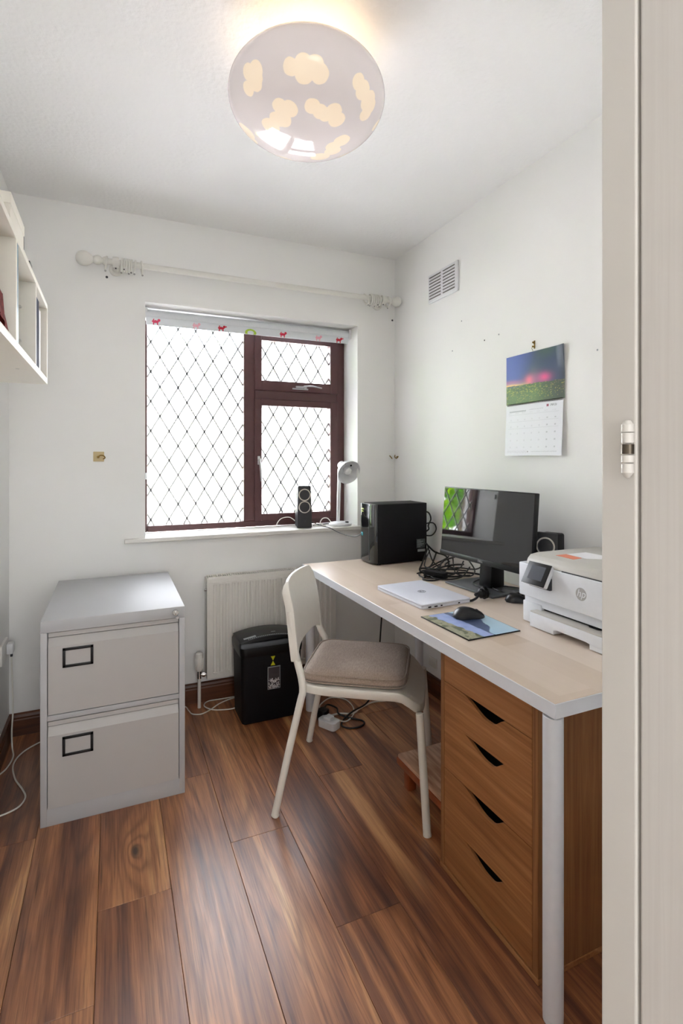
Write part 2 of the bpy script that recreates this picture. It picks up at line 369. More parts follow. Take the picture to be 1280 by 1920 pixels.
def ring_torus(bm, c, axis, R, r, seg=28, s2=8):
    Mx = Matrix.Translation(c) @ frame_to(axis); G = []
    for i in range(seg):
        a = 2*pi*i/seg
        G.append([bm.verts.new(Mx @ Vector(((R+r*cos(2*pi*k/s2))*cos(a), (R+r*cos(2*pi*k/s2))*sin(a), r*sin(2*pi*k/s2)))) for k in range(s2)])
    for i in range(seg):
        for k in range(s2):
            a, b = G[i], G[(i+1) % seg]; j = (k+1) % s2; bm.faces.new((a[k], b[k], b[j], a[j]))
    return bm
def puff(bm, w, d, h, n=4.0, rings=14, seg=64, top=None, edge=.5):
    """cushion like slab lying on z=0, centred"""
    def sup(a, s):
        c, q = cos(a), sin(a); k = (abs(c)**n+abs(q)**n)**(-1/n); return c*k*w/2*s, q*k*d/2*s
    for side in (1, 0):
        prev = None
        for i in range(rings+1):
            s = i/rings; s2 = sin(s*pi/2); e = (1-s2**8)
            row = []
            for j in range(seg):
                x, y = sup(2*pi*j/seg, s2 if s > 0 else 0)
                z = h*edge+(h*(1-edge))*e**.5 if side else h*edge-h*edge*e**.5
                if side and top: z += top(x, y)*e
                row.append((x, y, z))
            if i == 0: cur = [bm.verts.new(row[0])]
            else: cur = [bm.verts.new(p) for p in row]
            if prev:
                for j in range(seg):
                    k = (j+1) % seg
                    f = (prev[0], cur[j], cur[k]) if len(prev) == 1 else (prev[j], cur[j], cur[k], prev[k])
                    bm.faces.new(f if side else f[::-1])
            prev = cur
    bmesh.ops.remove_doubles(bm, verts=bm.verts, dist=1e-5)
    return bm
def finish(name, bm, m, smooth=True, angle=32, recalc=True):
    if recalc: bmesh.ops.recalc_face_normals(bm, faces=bm.faces)
    me = bpy.data.meshes.new(name); bm.to_mesh(me); bm.free()
    if isinstance(m, (list, tuple)):
        for q in m: me.materials.append(q)
    else: me.materials.append(m)
    if smooth:
        me.polygons.foreach_set('use_smooth', [True]*len(me.polygons)); me.set_sharp_from_angle(angle=radians(angle))
    return me
def props(o, label=None, cat=None, group=None, kind=None):
    if label: o['label'] = label
    if cat: o['category'] = cat
    if group: o['group'] = group
    if kind: o['kind'] = kind
def thing(name, label, cat, loc=(0, 0, 0), rotz=0, group=None):
    o = bpy.data.objects.new(name, None); C.objects.link(o); o.location = loc; o.rotation_euler = (0, 0, rotz); o.empty_display_size = .05
    props(o, label, cat, group); return o
def part(name, bm, m, parent, world=True, label=None, **kw):
    """world: bmesh in world coordinates of an unparented frame; else local to the thing"""
    me = finish(name, bm, m, **kw); o = bpy.data.objects.new(name, me); C.objects.link(o)
    root = parent; chain = []
    while root.parent: chain.append(root); root = root.parent
    if world:
        Mi = (Matrix.Translation(root.location) @ root.rotation_euler.to_matrix().to_4x4()).inverted(); me.transform(Mi)
    o.parent = parent
    if label: o['label'] = label
    return o
def single(name, bm, m, label, cat, group=None, **kw):
    xs = [v.co.copy() for v in bm.verts]
    c = Vector(((min(v.x for v in xs)+max(v.x for v in xs))/2, (min(v.y for v in xs)+max(v.y for v in xs))/2, min(v.z for v in xs)))
    me = finish(name, bm, m, **kw); me.transform(Matrix.Translation(-c)); o = bpy.data.objects.new(name, me); C.objects.link(o); o.location = c
    props(o, label, cat, group); return o
def struct(name, bm, m, label=None, parent=None, **kw):
    kw.setdefault('smooth', False); me = finish(name, bm, m, **kw); o = bpy.data.objects.new(name, me); C.objects.link(o)
    if parent: o.parent = parent
    else: o['kind'] = 'structure'
    if label: o['label'] = label
    return o
def sheet(nu, nv, pos, col):
    """grid mesh with colour attribute 'print'; pos(u,v)->xyz, col(u,v)->linear rgb"""
    bm = bmesh.new(); V = [[bm.verts.new(pos(i/nu, j/nv)) for i in range(nu+1)] for j in range(nv+1)]
    lay = bm.loops.layers.float_color.new('print')
    for j in range(nv):
        for i in range(nu):
            f = bm.faces.new((V[j][i], V[j][i+1], V[j+1][i+1], V[j+1][i]))
            for L, (a, b) in zip(f.loops, ((i, j), (i+1, j), (i+1, j+1), (i, j+1))): L[lay] = (*col(a/nu, b/nv), 1)
    return bm
def font(name, text, size, m, parent, Mx, ext=.0003, shear=0, align='CENTER'):
    c = bpy.data.curves.new(name, 'FONT'); c.body = text; c.size = size; c.extrude = ext; c.shear = shear; c.align_x = align; c.align_y = 'CENTER'; c.materials.append(m)
    o = bpy.data.objects.new(name, c); C.objects.link(o); o.parent = parent
    dg = bpy.context.evaluated_depsgraph_get(); me = bpy.data.meshes.new_from_object(o.evaluated_get(dg)); bpy.data.objects.remove(o)
    me.transform(Mx); o = bpy.data.objects.new(name, me); C.objects.link(o); o.parent = parent
    return o
def wallmat(origin, xdir, ydir):
    x = Vector(xdir).normalized(); y = Vector(ydir).normalized(); z = x.cross(y)
    m = Matrix.Identity(4)
    for i in range(3): m[i][0], m[i][1], m[i][2], m[i][3] = x[i], y[i], z[i], origin[i]
    return m
def lerp(a, b, t): return a+(b-a)*t
def lerp3(a, b, t): return tuple(lerp(p, q, t) for p, q in zip(a, b))
def sstep(a, b, x):
    t = min(1, max(0, (x-a)/(b-a))); return t*t*(3-2*t)

# ------------------------------------------------------------------ room shell
XL, XR, YB, ZC = -.435, 1.585, 2.785, 2.49
YF0, YF1 = .30, .372
WX0, WX1, WZ0, WZ1 = .148, 1.331, .850, 2.06

def build_floor():
    bm = bmesh.new(); lay = bm.loops.layers.float_color.new('plank')
    cols = [-.632, -.434, -.236, -.040, .158, .356, .554, .752, .948, 1.146, 1.344, 1.542, 1.74]
    joint = {-.040: 1.605, .158: 2.133, .356: 1.716, .554: 1.291, .752: 1.933, -.236: 2.62, .948: 1.05, 1.146: 2.31, 1.344: 1.6, -.434: 2.0, 1.542: 1.2, -.632: 1.5}
    tone = {(-.040, 1): (.31, .62, .48), (-.040, 0): (.75, .21, .50), (.158, 0): (.12, .44, .72), (.158, 1): (.9, .2, .52), (.356, 0): (.52, .66, .62), (.356, 1): (.22, .85, .55), (.554, 1): (.33, .12, .26), (.554, 0): (.81, .57, .50), (.752, 0): (.64, .3, .46), (.752, 1): (.4, .9, .5), (-.236, 0): (.2, .35, .62), (-.236, 1): (.7, .1, .3)}
    rnd = random.Random(3)
    for a, b in zip(cols, cols[1:]):
        j = joint[a]; L = 1.285
        ys = [j+L*k for k in range(-4, 3)]
        for k, (y0, y1) in enumerate(zip(ys, ys[1:])):
            y0, y1 = max(y0, -1.9), min(y1, YB+.02)
            if y1-y0 < .03: continue
            side = 1 if y0 >= j-.01 else (0 if y1 <= j+.01 and y1 > j-.01 else None)
            t = tone.get((a, side)) if side is not None else None
            if t is None: t = (rnd.random(), rnd.random(), .3+.4*rnd.random())
            g = .0005
            b2 = bmesh.new(); box(b2, a+g, b-g, y0+g, y1-g, -.02, 0, .0008, 1)
            l2 = b2.loops.layers.float_color.new('plank')
            for f in b2.faces:
                for lo in f.loops: lo[l2] = (*t, 1)
            merge(bm, b2)
    o = struct('floor', bm, M['floor']); return o
build_floor()
struct('floor', box(NB(), -1.3, 1.8, -2, 3.0, -.06, -.0212), M['skirting'], )
struct('ceiling', box(NB(), -1.3, 1.9, -2, 3.1, ZC, ZC+.15), M['ceiling'])

bm = NB()
box(bm, XL-.2, WX0, YB, 3.10, 0, ZC); box(bm, WX1, XR+.2, YB, 3.10, 0, ZC)
box(bm, WX0, WX1, YB, 3.10, 0, WZ0); box(bm, WX0, WX1, YB, 3.10, WZ1, ZC)
struct('wall_back', bm, M['wall'])
struct('wall_left', box(NB(), XL-.15, XL, YF0, YB, 0, ZC), M['wall'])
struct('wall_right', box(NB(), XR, XR+.15, YF0, YB, 0, ZC), M['wall'])
bm = NB()
box(bm, XL-.15, -.40, YF0-.02, YF1, 0, ZC); box(bm, .487, XR+.15, YF0-.02, YF1, 0, ZC); box(bm, -.40, .487, YF0-.02, YF1, 2.04, ZC)
struct('wall_front', bm, M['wall'])
struct('floor', box(NB(), -1.1, 1.3, -1.85, .33, .0005, .012), M['hall_bounce_floor'])  # unseen pale floor, added to bounce light up into the room
bm = NB()
box(bm, -1.2, -1.1, -1.9, YF0, 0, ZC); box(bm, 1.3, 1.4, -1.9, YF0-.02, 0, ZC); box(bm, -1.2, 1.4, -1.95, -1.85, 0, ZC); box(bm, -1.2, XL-.15, YF0-.1, YF0, 0, ZC)
struct('wall_hall', bm, M['hall'])
# door lining and leaf beside the camera
bm = NB(); box(bm, .45, .487, .334, YF1+.001, 0, 2.04, .0025, 3); box(bm, -.40, -.365, .28, YF1+.001, 0, 2.04, .0025, 3); box(bm, -.365, .45, .30, YF1+.001, 2.005, 2.04, .0025, 3)
struct('trim_1', bm, M['gloss_white'], 'white painted door lining at the right of the doorway')
def leaf_material():
    t = NT('door_white_grained'); tc = t.n('ShaderNodeTexCoord'); mp = t.n('ShaderNodeMapping'); mp.inputs['Scale'].default_value = (160, 160, 3); t.l(tc.outputs['Object'], mp.inputs[0])
    n = t.n('ShaderNodeTexNoise', i_Scale=1.0, i_Detail=4.0, i_Distortion=.6); t.l(mp.outputs[0], n.inputs['Vector'])
    t.l(t.ramp(n.outputs[0], [(.3, lin((203, 198, 195))), (.7, lin((210, 206, 203)))]), t.b.inputs['Base Color']); t.set(Roughness=.42); t.bump(n.outputs[0], .22, .0008); return t.m
M['leaf_door'] = leaf_material()
bm = NB(); box(bm, .4505, .4865, -.43, .3315, .008, 1.998, .003, 3)
door = struct('door_1', bm, M['leaf_door'], 'white painted door leaf standing open at the right')
bm = NB()
for z0, z1, r in ((1.2560, 1.2655, .0054), (1.2662, 1.2735, .0054), (1.2742, 1.2838, .0050), (1.2846, 1.2945, .0054), (1.2950, 1.3030, .0054)):
    lathe(bm, [(0, z0), (r-.0006, z0), (r, z0+.0006), (r, z1-.0006), (r-.0006, z1), (0, z1)], (.4462, .3405, 0), (0, 0, 1), 20)
lathe(bm, [(0, 1.303), (.0046, 1.303), (.003, 1.306), (0, 1.307)], (.4462, .3405, 0)); lathe(bm, [(0, 1.251), (.002, 1.252), (.0046, 1.256), (0, 1.256)], (.4462, .3405, 0))
struct('hinge', bm, M['gloss_white'], parent=door, smooth=True)
bm = NB(); lathe(bm, [(.0056, 1.2745), (.0056, 1.2836)], (.4462, .3405, 0), seg=20); struct('hinge_pin', bm, plain('bare_metal', (86, 78, 68), .35, metal=.8), parent=door, smooth=True, label='dark bare metal knuckle')

# skirting boards: moulded profile
def skirt(name, along, c0, c1, wall, sgn, m):
    pr = [(0, 0), (.016, 0), (.016, .070), (.013, .076), (.014, .083), (.010, .094), (.004, .100), (0, .100)]
    bm = NB()
    if along == 0: prism(bm, [(wall+sgn*a, z) for a, z in pr], 0, c0, c1)
    else: prism(bm, [(wall+sgn*a, z) for a, z in pr], 1, c0, c1)
    struct(name, bm, m)
skirt('baseboard_back', 0, XL, XR, YB, -1, M['skirting'])
skirt('baseboard_left', 1, YF1, YB-.016, XL, 1, M['skirting_y'])
skirt('baseboard_right', 1, YF1, YB-.016, XR, -1, M['skirting_y'])
# window board
bm = NB(); box(bm, .051, 1.378, 2.758, YB, WZ0, .872, .005, 3); box(bm, WX0, WX1, YB-.01, 2.98, WZ0, .872, .002, 1)
struct('trim_2', bm, M['sill'], 'white painted window board')

# ------------------------------------------------------------------ window
FY = 2.98
win = bpy.data.objects.new('window_1', None); C.objects.link(win); win['kind'] = 'structure'; win['label'] = 'brown framed window with diamond leaded panes'
def bars(rects, y0, y1, bev=.004):
    bm = NB()
    for x0, x1, z0, z1 in rects: box(bm, x0, x1, y0, y1, z0, z1, bev)
    return bm
struct('window_frame', bars([(WX0, .168, .872, WZ1), (1.283, WX1, .872, WZ1), (.168, 1.283, .872, .906), (.168, 1.283, 2.01, WZ1), (.694, .759, .906, 2.01), (.759, 1.283, 1.618, 1.675)], FY, 3.05), M['brown_frame'], parent=win)
struct('sash', bars([(.756, .798, .903, 1.621), (1.233, 1.286, .903, 1.621), (.797, 1.234, .903, .946), (.797, 1.234, 1.581, 1.621)], FY-.012, 3.030), M['brown_frame'], parent=win)
struct('sash', bars([(.756, .798, 1.672, 2.013), (1.233, 1.286, 1.672, 2.013), (.797, 1.234, 1.672, 1.731), (.797, 1.234, 1.965, 2.013)], FY-.012, 3.030), M['brown_frame'], parent=win)
def lattice(x0, x1, z0, z1, y, dx=.0955, dz=.162, ox=0, oz=0, w=.0088):
    bm = NB(); s = dz/dx
    for sg in (1, -1):
        # lines z = z_ref + sg*s*(x-x_ref)
        n0 = -60
        for k in range(-60, 60):
            c = (z0+oz)+k*dz - sg*s*(x0+ox)
            pts = []
            for X in (x0, x1):
                Z = c+sg*s*X
                if z0 <= Z <= z1: pts.append((X, Z))
            for Z in (z0, z1):
                X = (Z-c)/(sg*s)
                if x0 < X < x1: pts.append((X, Z))
            if len(pts) < 2: continue
            a, b = Vector((pts[0][0], 0, pts[0][1])), Vector((pts[1][0], 0, pts[1][1]))
            if (b-a).length < .012: continue
            d = (b-a).normalized(); n = Vector((-d.z, 0, d.x))*w/2
            vs = [bm.verts.new(Vector((0, yy, 0))+p) for yy in (y, y+.003) for p in (a-n, b-n, b+n, a+n)]
            for f in ((0, 1, 2, 3), (7, 6, 5, 4), (0, 4, 5, 1), (1, 5, 6, 2), (2, 6, 7, 3), (3, 7, 4, 0)): bm.faces.new([vs[i] for i in f])
    return bm
for (x0, x1, z0, z1, y, ox, oz) in ((.168, .694, .906, 2.01, 3.012, .02, .03), (.798, 1.233, .946, 1.581, 3.004, .03, .02), (.798, 1.233, 1.731, 1.965, 3.004, .03, .0)):
    p = struct('pane', box(NB(), x0, x1, y, y+.004, z0, z1), M['glass'], parent=win)
    struct('lead_lattice', lattice(x0, x1, z0, z1, y-.0035, ox=ox, oz=oz), M['lead'], parent=p)
# stay handle on the top sash and lever on the lower one
bm = NB(); cyl(bm, (1.06, FY-.012, 1.700), (1.06, FY-.030, 1.700), .010); box(bm, 1.0, 1.07, FY-.036, FY-.026, 1.693, 1.706, .003); tube(bm, [(1.05, FY-.034, 1.703), (1.10, FY-.040, 1.706), (1.165, FY-.036, 1.699)], .005, 8); box(bm, .985, 1.085, FY-.016, FY-.011, 1.686, 1.695, .001)
struct('handle', bm, M['silver'], parent=win, smooth=True, label='silver stay handle')
bm = NB(); cyl(bm, (.780, FY-.012, 1.26), (.780, FY-.030, 1.26), .008); tube(bm, [(.780, FY-.030, 1.27), (.784, FY-.036, 1.21), (.789, FY-.032, 1.14)], .0055, 8); box(bm, .772, .788, FY-.018, FY-.010, 1.235, 1.285, .002)
struct('handle', bm, M['silver'], parent=win, smooth=True, label='silver lever handle')

# ------------------------------------------------------------------ filing cabinet
T = thing('filing_cabinet', 'grey steel two drawer filing cabinet in the left back corner', 'filing cabinet', (.0105, 2.38, 0))
X0, X1, Y0, Y1 = -.229, .250, 2.043, 2.70
bm = NB()
box(bm, X0, X1, Y0, Y1, .668, .710, .003)                       # top
box(bm, X0, X0+.021, Y0, Y1, .0, .6685, .002); box(bm, X1-.021, X1, Y0, Y1, .0, .6685, .002)
box(bm, X0+.02, X1-.02, Y0+.001, Y0+.02, 0, .060, .001); box(bm, X0+.02, X1-.02, Y1-.01, Y1, 0, .67); box(bm, X0+.02, X1-.02, Y0+.03, Y1-.02, .01, .02)
box(bm, X0+.02, X1-.02, Y0+.004, Y0+.02, .3615, .3795, .001)
part('body', bm, M['cabinet'], T)
for z0, z1, out in ((.3835, .664, .002), (.063, .3590, -.006)):
    y = Y0+out
    bm = NB(); prism(bm, [(y, z0), (y, z1-.046), (y+.015, z1-.0185), (y+.022, z1-.0175), (y+.022, z1-.0155), (y+.010, z1-.0145), (y+.010, z1), (y+.05, z1), (y+.05, z0)], 0, X0+.0235, X1-.0235)
    d = part('drawer', bm, M['cabinet_face'], T, smooth=False)
    bm = NB(); a, b, c, e = -.161, -.064, z1-.123, z1-.055
    w = .009
    for q in ((a, b, e-w, e), (a, b, c, c+w), (a, a+w, c, e), (b-w, b, c, e)): box(bm, q[0], q[1], y-.004, y+.0005, q[2], q[3], .001)
    part('label_holder', bm, M['black'], d)
bm = NB(); cyl(bm, (.215, Y0+.002, .703-.012), (.215, Y0-.012, .691), .011, 20, .002); box(bm, .2135, .2165, Y0-.0145, Y0-.0115, .684, .698, .0005)
part('lock', bm, M['chrome'], T)
bm = NB(); cyl(bm, (.222, Y0-.001, .671), (.222, Y0-.010, .671), .006, 14, .001); part('release_catch', bm, M['silver'], T)

# ------------------------------------------------------------------ radiator
T = thing('radiator', 'cream ribbed panel radiator under the window', 'radiator', (.79, 2.70, .15))
RX0, RX1, RY = .437, 1.150, 2.688
prof = []; n = 21; pitch = (RX1-RX0-.05)/n
bm = NB()
pts = [(RX0, RY+.002), (RX0+.012, RY)]
for k in range(n):
    x = RX0+.025+pitch*(k+.5)
    for dx, dy in ((-.0095, 0), (-.005, .0055), (.005, .0055), (.0095, 0)): pts.append((x+dx, RY+dy))
pts += [(RX1-.012, RY), (RX1, RY+.002), (RX1, RY+.024), (RX0, RY+.024)]
prism(bm, pts, 2, .165, .635)
box(bm, RX0, RX1, RY+.002, RY+.022, .143, .172, .004); box(bm, RX0, RX1, RY+.002, RY+.022, .628, .652, .004)
for k in range(n):                                                # pressed ends of every rib
    x = RX0+.025+pitch*(k+.5)
    for z in (.172, .628): box(bm, x-.010, x+.010, RY-.001, RY+.004, z-.004, z+.006, .002)
part('front_panel', bm, M['rad'], T, angle=20)
bm = NB(); box(bm, RX0+.01, RX1-.01, 2.744, 2.758, .15, .64, .003); box(bm, RX0+.2, RX0+.23, 2.75, YB-.0015, .3, .6); box(bm, RX1-.23, RX1-.2, 2.75, YB-.0015, .3, .6)
part('back_panel', bm, M['rad'], T)
bm = NB()
for yy in (RY+.004, 2.756): box(bm, RX0+.006, RX1-.006, yy, yy+.004, .648, .664, .001)
for k in range(60):
    x = RX0+.012+k*(RX1-RX0-.024)/59; box(bm, x-.0022, x+.0022, RY+.006, 2.758, .654, .661)
part('top_grille', bm, M['rad'], T)
for xx in (RX0+.003, RX1-.005): part('side_cover', box(NB(), xx-.003, xx+.005, RY+.006, 2.758, .155, .657, .001), M['rad'], T)
bm = NB(); lathe(bm, [(0, .188), (.014, .188), (.019, .196), (.020, .232), (.0205, .262), (.018, .276), (.012, .282), (0, .282)], (.402, 2.712, 0), seg=24)
for k in range(12):
    a = 2*pi*k/12; x, y = .402+.0205*cos(a), 2.712+.0205*sin(a); box(bm, x-.0018, x+.0018, y-.0018, y+.0018, .2, .255, .0006)
v = part('thermostatic_valve', bm, M['rad'], T)
bm = NB(); cyl(bm, (.402, 2.712, .15), (.402, 2.712, .19), .011); cyl(bm, (.402, 2.712, .168), (.445, 2.712, .168), .009); lathe(bm, [(0, 0), (.014, 0), (.014, .014), (0, .014)], (.416, 2.712, .168), (1, 0, 0), 6)
part('valve_body', bm, M['chrome'], v, label='chrome valve body')
part('supply_pipe', cyl(NB(), (.402, 2.712, .0), (.402, 2.712, .152), .0085, 16), M['rad'], T)
bm = NB(); cyl(bm, (RX0+.002, 2.70, .60), (RX0-.012, 2.70, .60), .006, 12, .001); part('bleed_valve', bm, M['chrome'], T)

# ------------------------------------------------------------------ desk
T = thing('desk', 'long desk with pale oak top, white edges and round white legs', 'desk', (1.23, 1.68, 0))
DX0, DX1, DY0, DY1 = .888, 1.575, .853, 2.515
top = part('tabletop', box(NB(), DX0+.002, DX1, DY0+.002, DY1-.002, .7, .730, .0008, 1), M['desk_top'], T)
bm = NB(); e = .0022; box(bm, DX0, DX0+e, DY0, DY1, .696, .7297, .0008, 1); box(bm, DX0+e, DX1, DY0, DY0+e, .696, .7297, .0008, 1); box(bm, DX0+e, DX1, DY1-e, DY1, .696, .7297, .0008, 1); box(bm, DX0+e, DX1, DY0+e, DY1-e, .696, .70)
part('edge_band', bm, M['desk_white'], top, label='white edging')
for x, y in ((.911, .881), (.912, 2.462), (1.51, .90), (1.515, 2.40), (1.515, 1.62)):
    bm = NB(); cyl(bm, (x, y, .012), (x, y, .690), .0225, 32, .001); cyl(bm, (x, y, 0), (x, y, .013), .0222, 32, .001)
    part('leg', bm, M['desk_white'], T)

# ------------------------------------------------------------------ drawer unit
T = thing('drawer_unit', 'oak veneer drawer unit with cut out handles under the near end of the desk', 'drawer unit', (1.22, 1.155, 0))
UX, UX1, UY0, UY1, UT = .937, 1.50, .953, 1.358, .695
bm = NB()
box(bm, UX, UX1, UY0, UY0+.019, .012, UT, .001, 1); box(bm, UX, UX1, UY1-.017, UY1, .012, UT, .001, 1); box(bm, UX+.002, UX1, UY0+.019, UY1-.017, UT-.015, UT); box(bm, UX1-.01, UX1, UY0+.019, UY1-.017, .02, UT)
part('side_panel', bm, M['oak_v'], T, smooth=False)
bm = NB(); box(bm, UX-.002, UX1, UY0-.002, UY1+.002, .0, .014, .001, 1); part('plinth', bm, M['oak_h'], T, smooth=False)
fy0, fy1 = UY0+.0205, UY1-.0185
def notch(y, zt, depth=.031, ya=1.066, yb=1.252):
    if y <= ya or y >= yb: return zt
    t = (y-ya)/(yb-ya); e = sstep(0, .30, t)*sstep(0, .60, 1-t); return zt-depth*e
def front(z0, z1, notched=True, above=None):
    ys = [fy0+(fy1-fy0)*k/60 for k in range(61)]
    poly = [(fy0, z0), (fy1, z0)]+[(y, notch(y, z1) if notched else z1) for y in reversed(ys)]
    return poly
def handle_lip(bm, z1):
    pass
for panels, nm in (((( .584, UT-.002, False),), 'top_rail'), (((.317, .4675, True), (.4675, .5815, True)), 'drawer'), (((.018, .157, True), (.157, .3145, True)), 'drawer')):
    bm = NB()
    for z0, z1, nt in panels: prism(bm, front(z0, z1, nt), 0, UX+.001, UX+.010)
    d = part(nm, bm, M['oak_h'], T, angle=40)
    if nm == 'drawer':
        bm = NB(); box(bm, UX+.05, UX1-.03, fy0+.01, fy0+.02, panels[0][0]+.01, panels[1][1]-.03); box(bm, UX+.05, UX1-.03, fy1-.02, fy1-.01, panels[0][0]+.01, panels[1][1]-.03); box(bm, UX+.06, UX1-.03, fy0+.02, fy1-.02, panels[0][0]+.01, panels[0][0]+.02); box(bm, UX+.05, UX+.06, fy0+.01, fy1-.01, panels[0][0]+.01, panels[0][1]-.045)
        part('drawer_box', bm, M['hole_shade'], d, label='drawer box coloured near black for the shade behind the handle slots')

# ------------------------------------------------------------------ chair (local frame: +x forward, +y left)
T = thing('chair', 'white chair with a curved back and metal legs, turned towards the desk', 'chair', (.667, 1.988, 0), radians(-34.3))
def seat_bm():
    bm = NB(); n = 5.0; cx, hx, hy = .289, .229, .207; RI, SG = 16, 72
    def P(a, s):
        c, q = cos(a), sin(a); k = (abs(c)**n+abs(q)**n)**(-1/n); return cx+c*k*hx*s, q*k*hy*s
    def Z(x, y):
        r = max(abs((x-cx)/hx), abs(y/hy))
        return .452-.006*(1-min(1, r)**2)-.058*sstep(.425, .530, x)**1.2
    prev = [bm.verts.new((cx, 0, Z(cx, 0)))]
    prof = [(k/RI, 0) for k in range(1, RI+1)]
    rows = []
    for s, _ in prof:
        s2 = sin(s*pi/2); rows.append([bm.verts.new((*P(2*pi*j/SG, s2), Z(*P(2*pi*j/SG, s2)))) for j in range(SG)])
    def rim(s, dz):
        r = []
        for j in range(SG):
            x, y = P(2*pi*j/SG, s); r.append(bm.verts.new((x, y, Z(*P(2*pi*j/SG, 1))-dz-(.006*sstep(.42, .5, x) if dz > .01 else 0))))
        return r
    rows += [rim(1.010, .002), rim(1.017, .007), rim(1.017, .028), rim(1.0, .031), rim(.985, .028), rim(.975, .014), rim(.4, .014)]
    c2 = bm.verts.new((cx, 0, .434))
    for j in range(SG): bm.faces.new((prev[0], rows[0][j], rows[0][(j+1) % SG]))
    for a, b in zip(rows, rows[1:]):
        for j in range(SG): k = (j+1) % SG; bm.faces.new((a[j], b[j], b[k], a[k]))
    for j in range(SG): bm.faces.new((c2, rows[-1][(j+1) % SG], rows[-1][j]))
    return bm
part('seat', seat_bm(), M['chair_white'], T, world=False, angle=50)
def backrest():
    bm = NB(); NU, NV = 28, 22; hw = .200
    def f_at(z): return lerp(.076, .040, min(1, max(0, (z-.53)/.28)))-.01*sstep(.7, .81, z)
    G = []
    for side in (0, 1):
        S = []
        for i in range(NU+1):
            u = -1+2*i/NU; col = []
            zb = .530+.034*(1-abs(u)**5) if abs(u) < .999 else .530
            zt = .812-.034*max(0, (abs(u)-.80)/.20)**2.2+.004*(1-u*u)
            for j in range(NV+1):
                v = j/NV; z = lerp(zb, zt, v); w = hw-.016*sstep(.55, .81, z)
                f = f_at(z)-.022*(1-u*u)+(.0 if side == 0 else -.013-.020*sstep(.86, 1., abs(u)))
                col.append(bm.verts.new((f, u*w, z)))
            S.append(col)
        G.append(S)
    A, B = G
    for i in range(NU):
        for j in range(NV):
            bm.faces.new((A[i][j], A[i+1][j], A[i+1][j+1], A[i][j+1])); bm.faces.new((B[i][j], B[i][j+1], B[i+1][j+1], B[i+1][j]))
        bm.faces.new((A[i][0], B[i][0], B[i+1][0], A[i+1][0])); bm.faces.new((A[i][NV], A[i+1][NV], B[i+1][NV], B[i][NV]))
    for j in range(NV):
        bm.faces.new((A[0][j], A[0][j+1], B[0][j+1], B[0][j])); bm.faces.new((A[NU][j], B[NU][j], B[NU][j+1], A[NU][j+1]))
    bmesh.ops.recalc_face_normals(bm, faces=bm.faces)
    es = [e for e in bm.edges if len(e.link_faces) == 2 and e.calc_face_angle(0) > radians(50)]
    bmesh.ops.bevel(bm, geom=es, offset=.004, segments=3, profile=.5, affect='EDGES', clamp_overlap=True)
    return bm
part('backrest', backrest(), M['chair_white'], T, world=False, angle=40)
for s in (-1, 1):
    bm = NB(); tube(bm, [(0, s*.250, .004), (.045, s*.232, .22), (.084, s*.218, .395), (.092, s*.212, .435), (.084, s*.203, .480), (.061, s*.186, .545), (.049, s*.184, .62), (.034, s*.180, .71)], .0132, 16, 8)
    l = part('leg', bm, M['chair_white'], T, world=False)
    part('foot_cap', cyl(NB(), (0, s*.25, 0), (.002, s*.2495, .008), .0142, 16, .001), M['chair_white'], l, world=False)
    bm = NB(); cyl(bm, (.534, s*.250, .004), (.507, s*.200, .386), .0138, 18, .001)
    l = part('leg', bm, M['chair_white'], T, world=False)
    part('foot_cap', cyl(NB(), (.5345, s*.2505, 0), (.534, s*.2495, .008), .0142, 16, .001), M['chair_white'], l, world=False)
    bm = NB(); lathe(bm, [(.0, 0), (.0035, 0), (.0035, .003), (0, .003)], (.073, s*.188, .515), (1, 0, .2), 10); part('screw', bm, M['chrome'], T, world=False)
# cushion
T2 = thing('seat_cushion', 'taupe linen cushion lying on the white chair', 'cushion', (.667, 1.988, .449), radians(-34.3))
def cush(w, d, h, cx, cy):
    bm = NB()
    def top(x, y):
        return .006*sin(9*x+1)*cos(8*y)+.010*sstep(-.05, -.19, x)*sstep(.2, -.1, y)*.0-.006*math.exp(-((x-.05)**2+(y-.04)**2)/.01)+.005*noise.noise(Vector((x*9, y*9, 3)))
    puff(bm, w, d, h, 8.0, 22, 112, top, .40)
    bmesh.ops.translate(bm, verts=bm.verts, vec=(cx, cy, .0)); return bm
part('cushion_cover', cush(.385, .375, .052, .266, -.004), M['linen'], T2, world=False, angle=60)
bm = NB()
def sup(a, w, d, n=8.0):
    c, q = cos(a), sin(a); k = (abs(c)**n+abs(q)**n)**(-1/n); return c*k*w/2, q*k*d/2
for zz in (.011, .035):
    P = [(sup(2*pi*j/80, .385, .375)[0]+.266, sup(2*pi*j/80, .385, .375)[1]-.004, zz) for j in range(80)]
    if zz > .02: P = [((x-.266)*.985+.266, (y+.004)*.985-.004, z+.003) for x, y, z in P]
    tube(bm, P, .0024, 6, 0, closed=True)
part('piping', bm, M['linen'], T2, world=False)

# ------------------------------------------------------------------ footstool
T = thing('footstool', 'low wooden footstool with a brown carpeted top, under the desk', 'footstool', (1.17, 1.57, 0))
part('padded_top', box(NB(), 1.012, 1.335, 1.385, 1.758, .108, .124, .006), M['carpet'], T)
bm = NB(); box(bm, 1.009, 1.338, 1.382, 1.761, .085, .110, .003); part('frame', bm, M['plug_orange'], T)
for x in (1.03, 1.28):
    for y in (1.40, 1.705): part('leg', box(NB(), x, x+.035, y, y+.035, 0, .086, .003), M['plug_orange'], T)

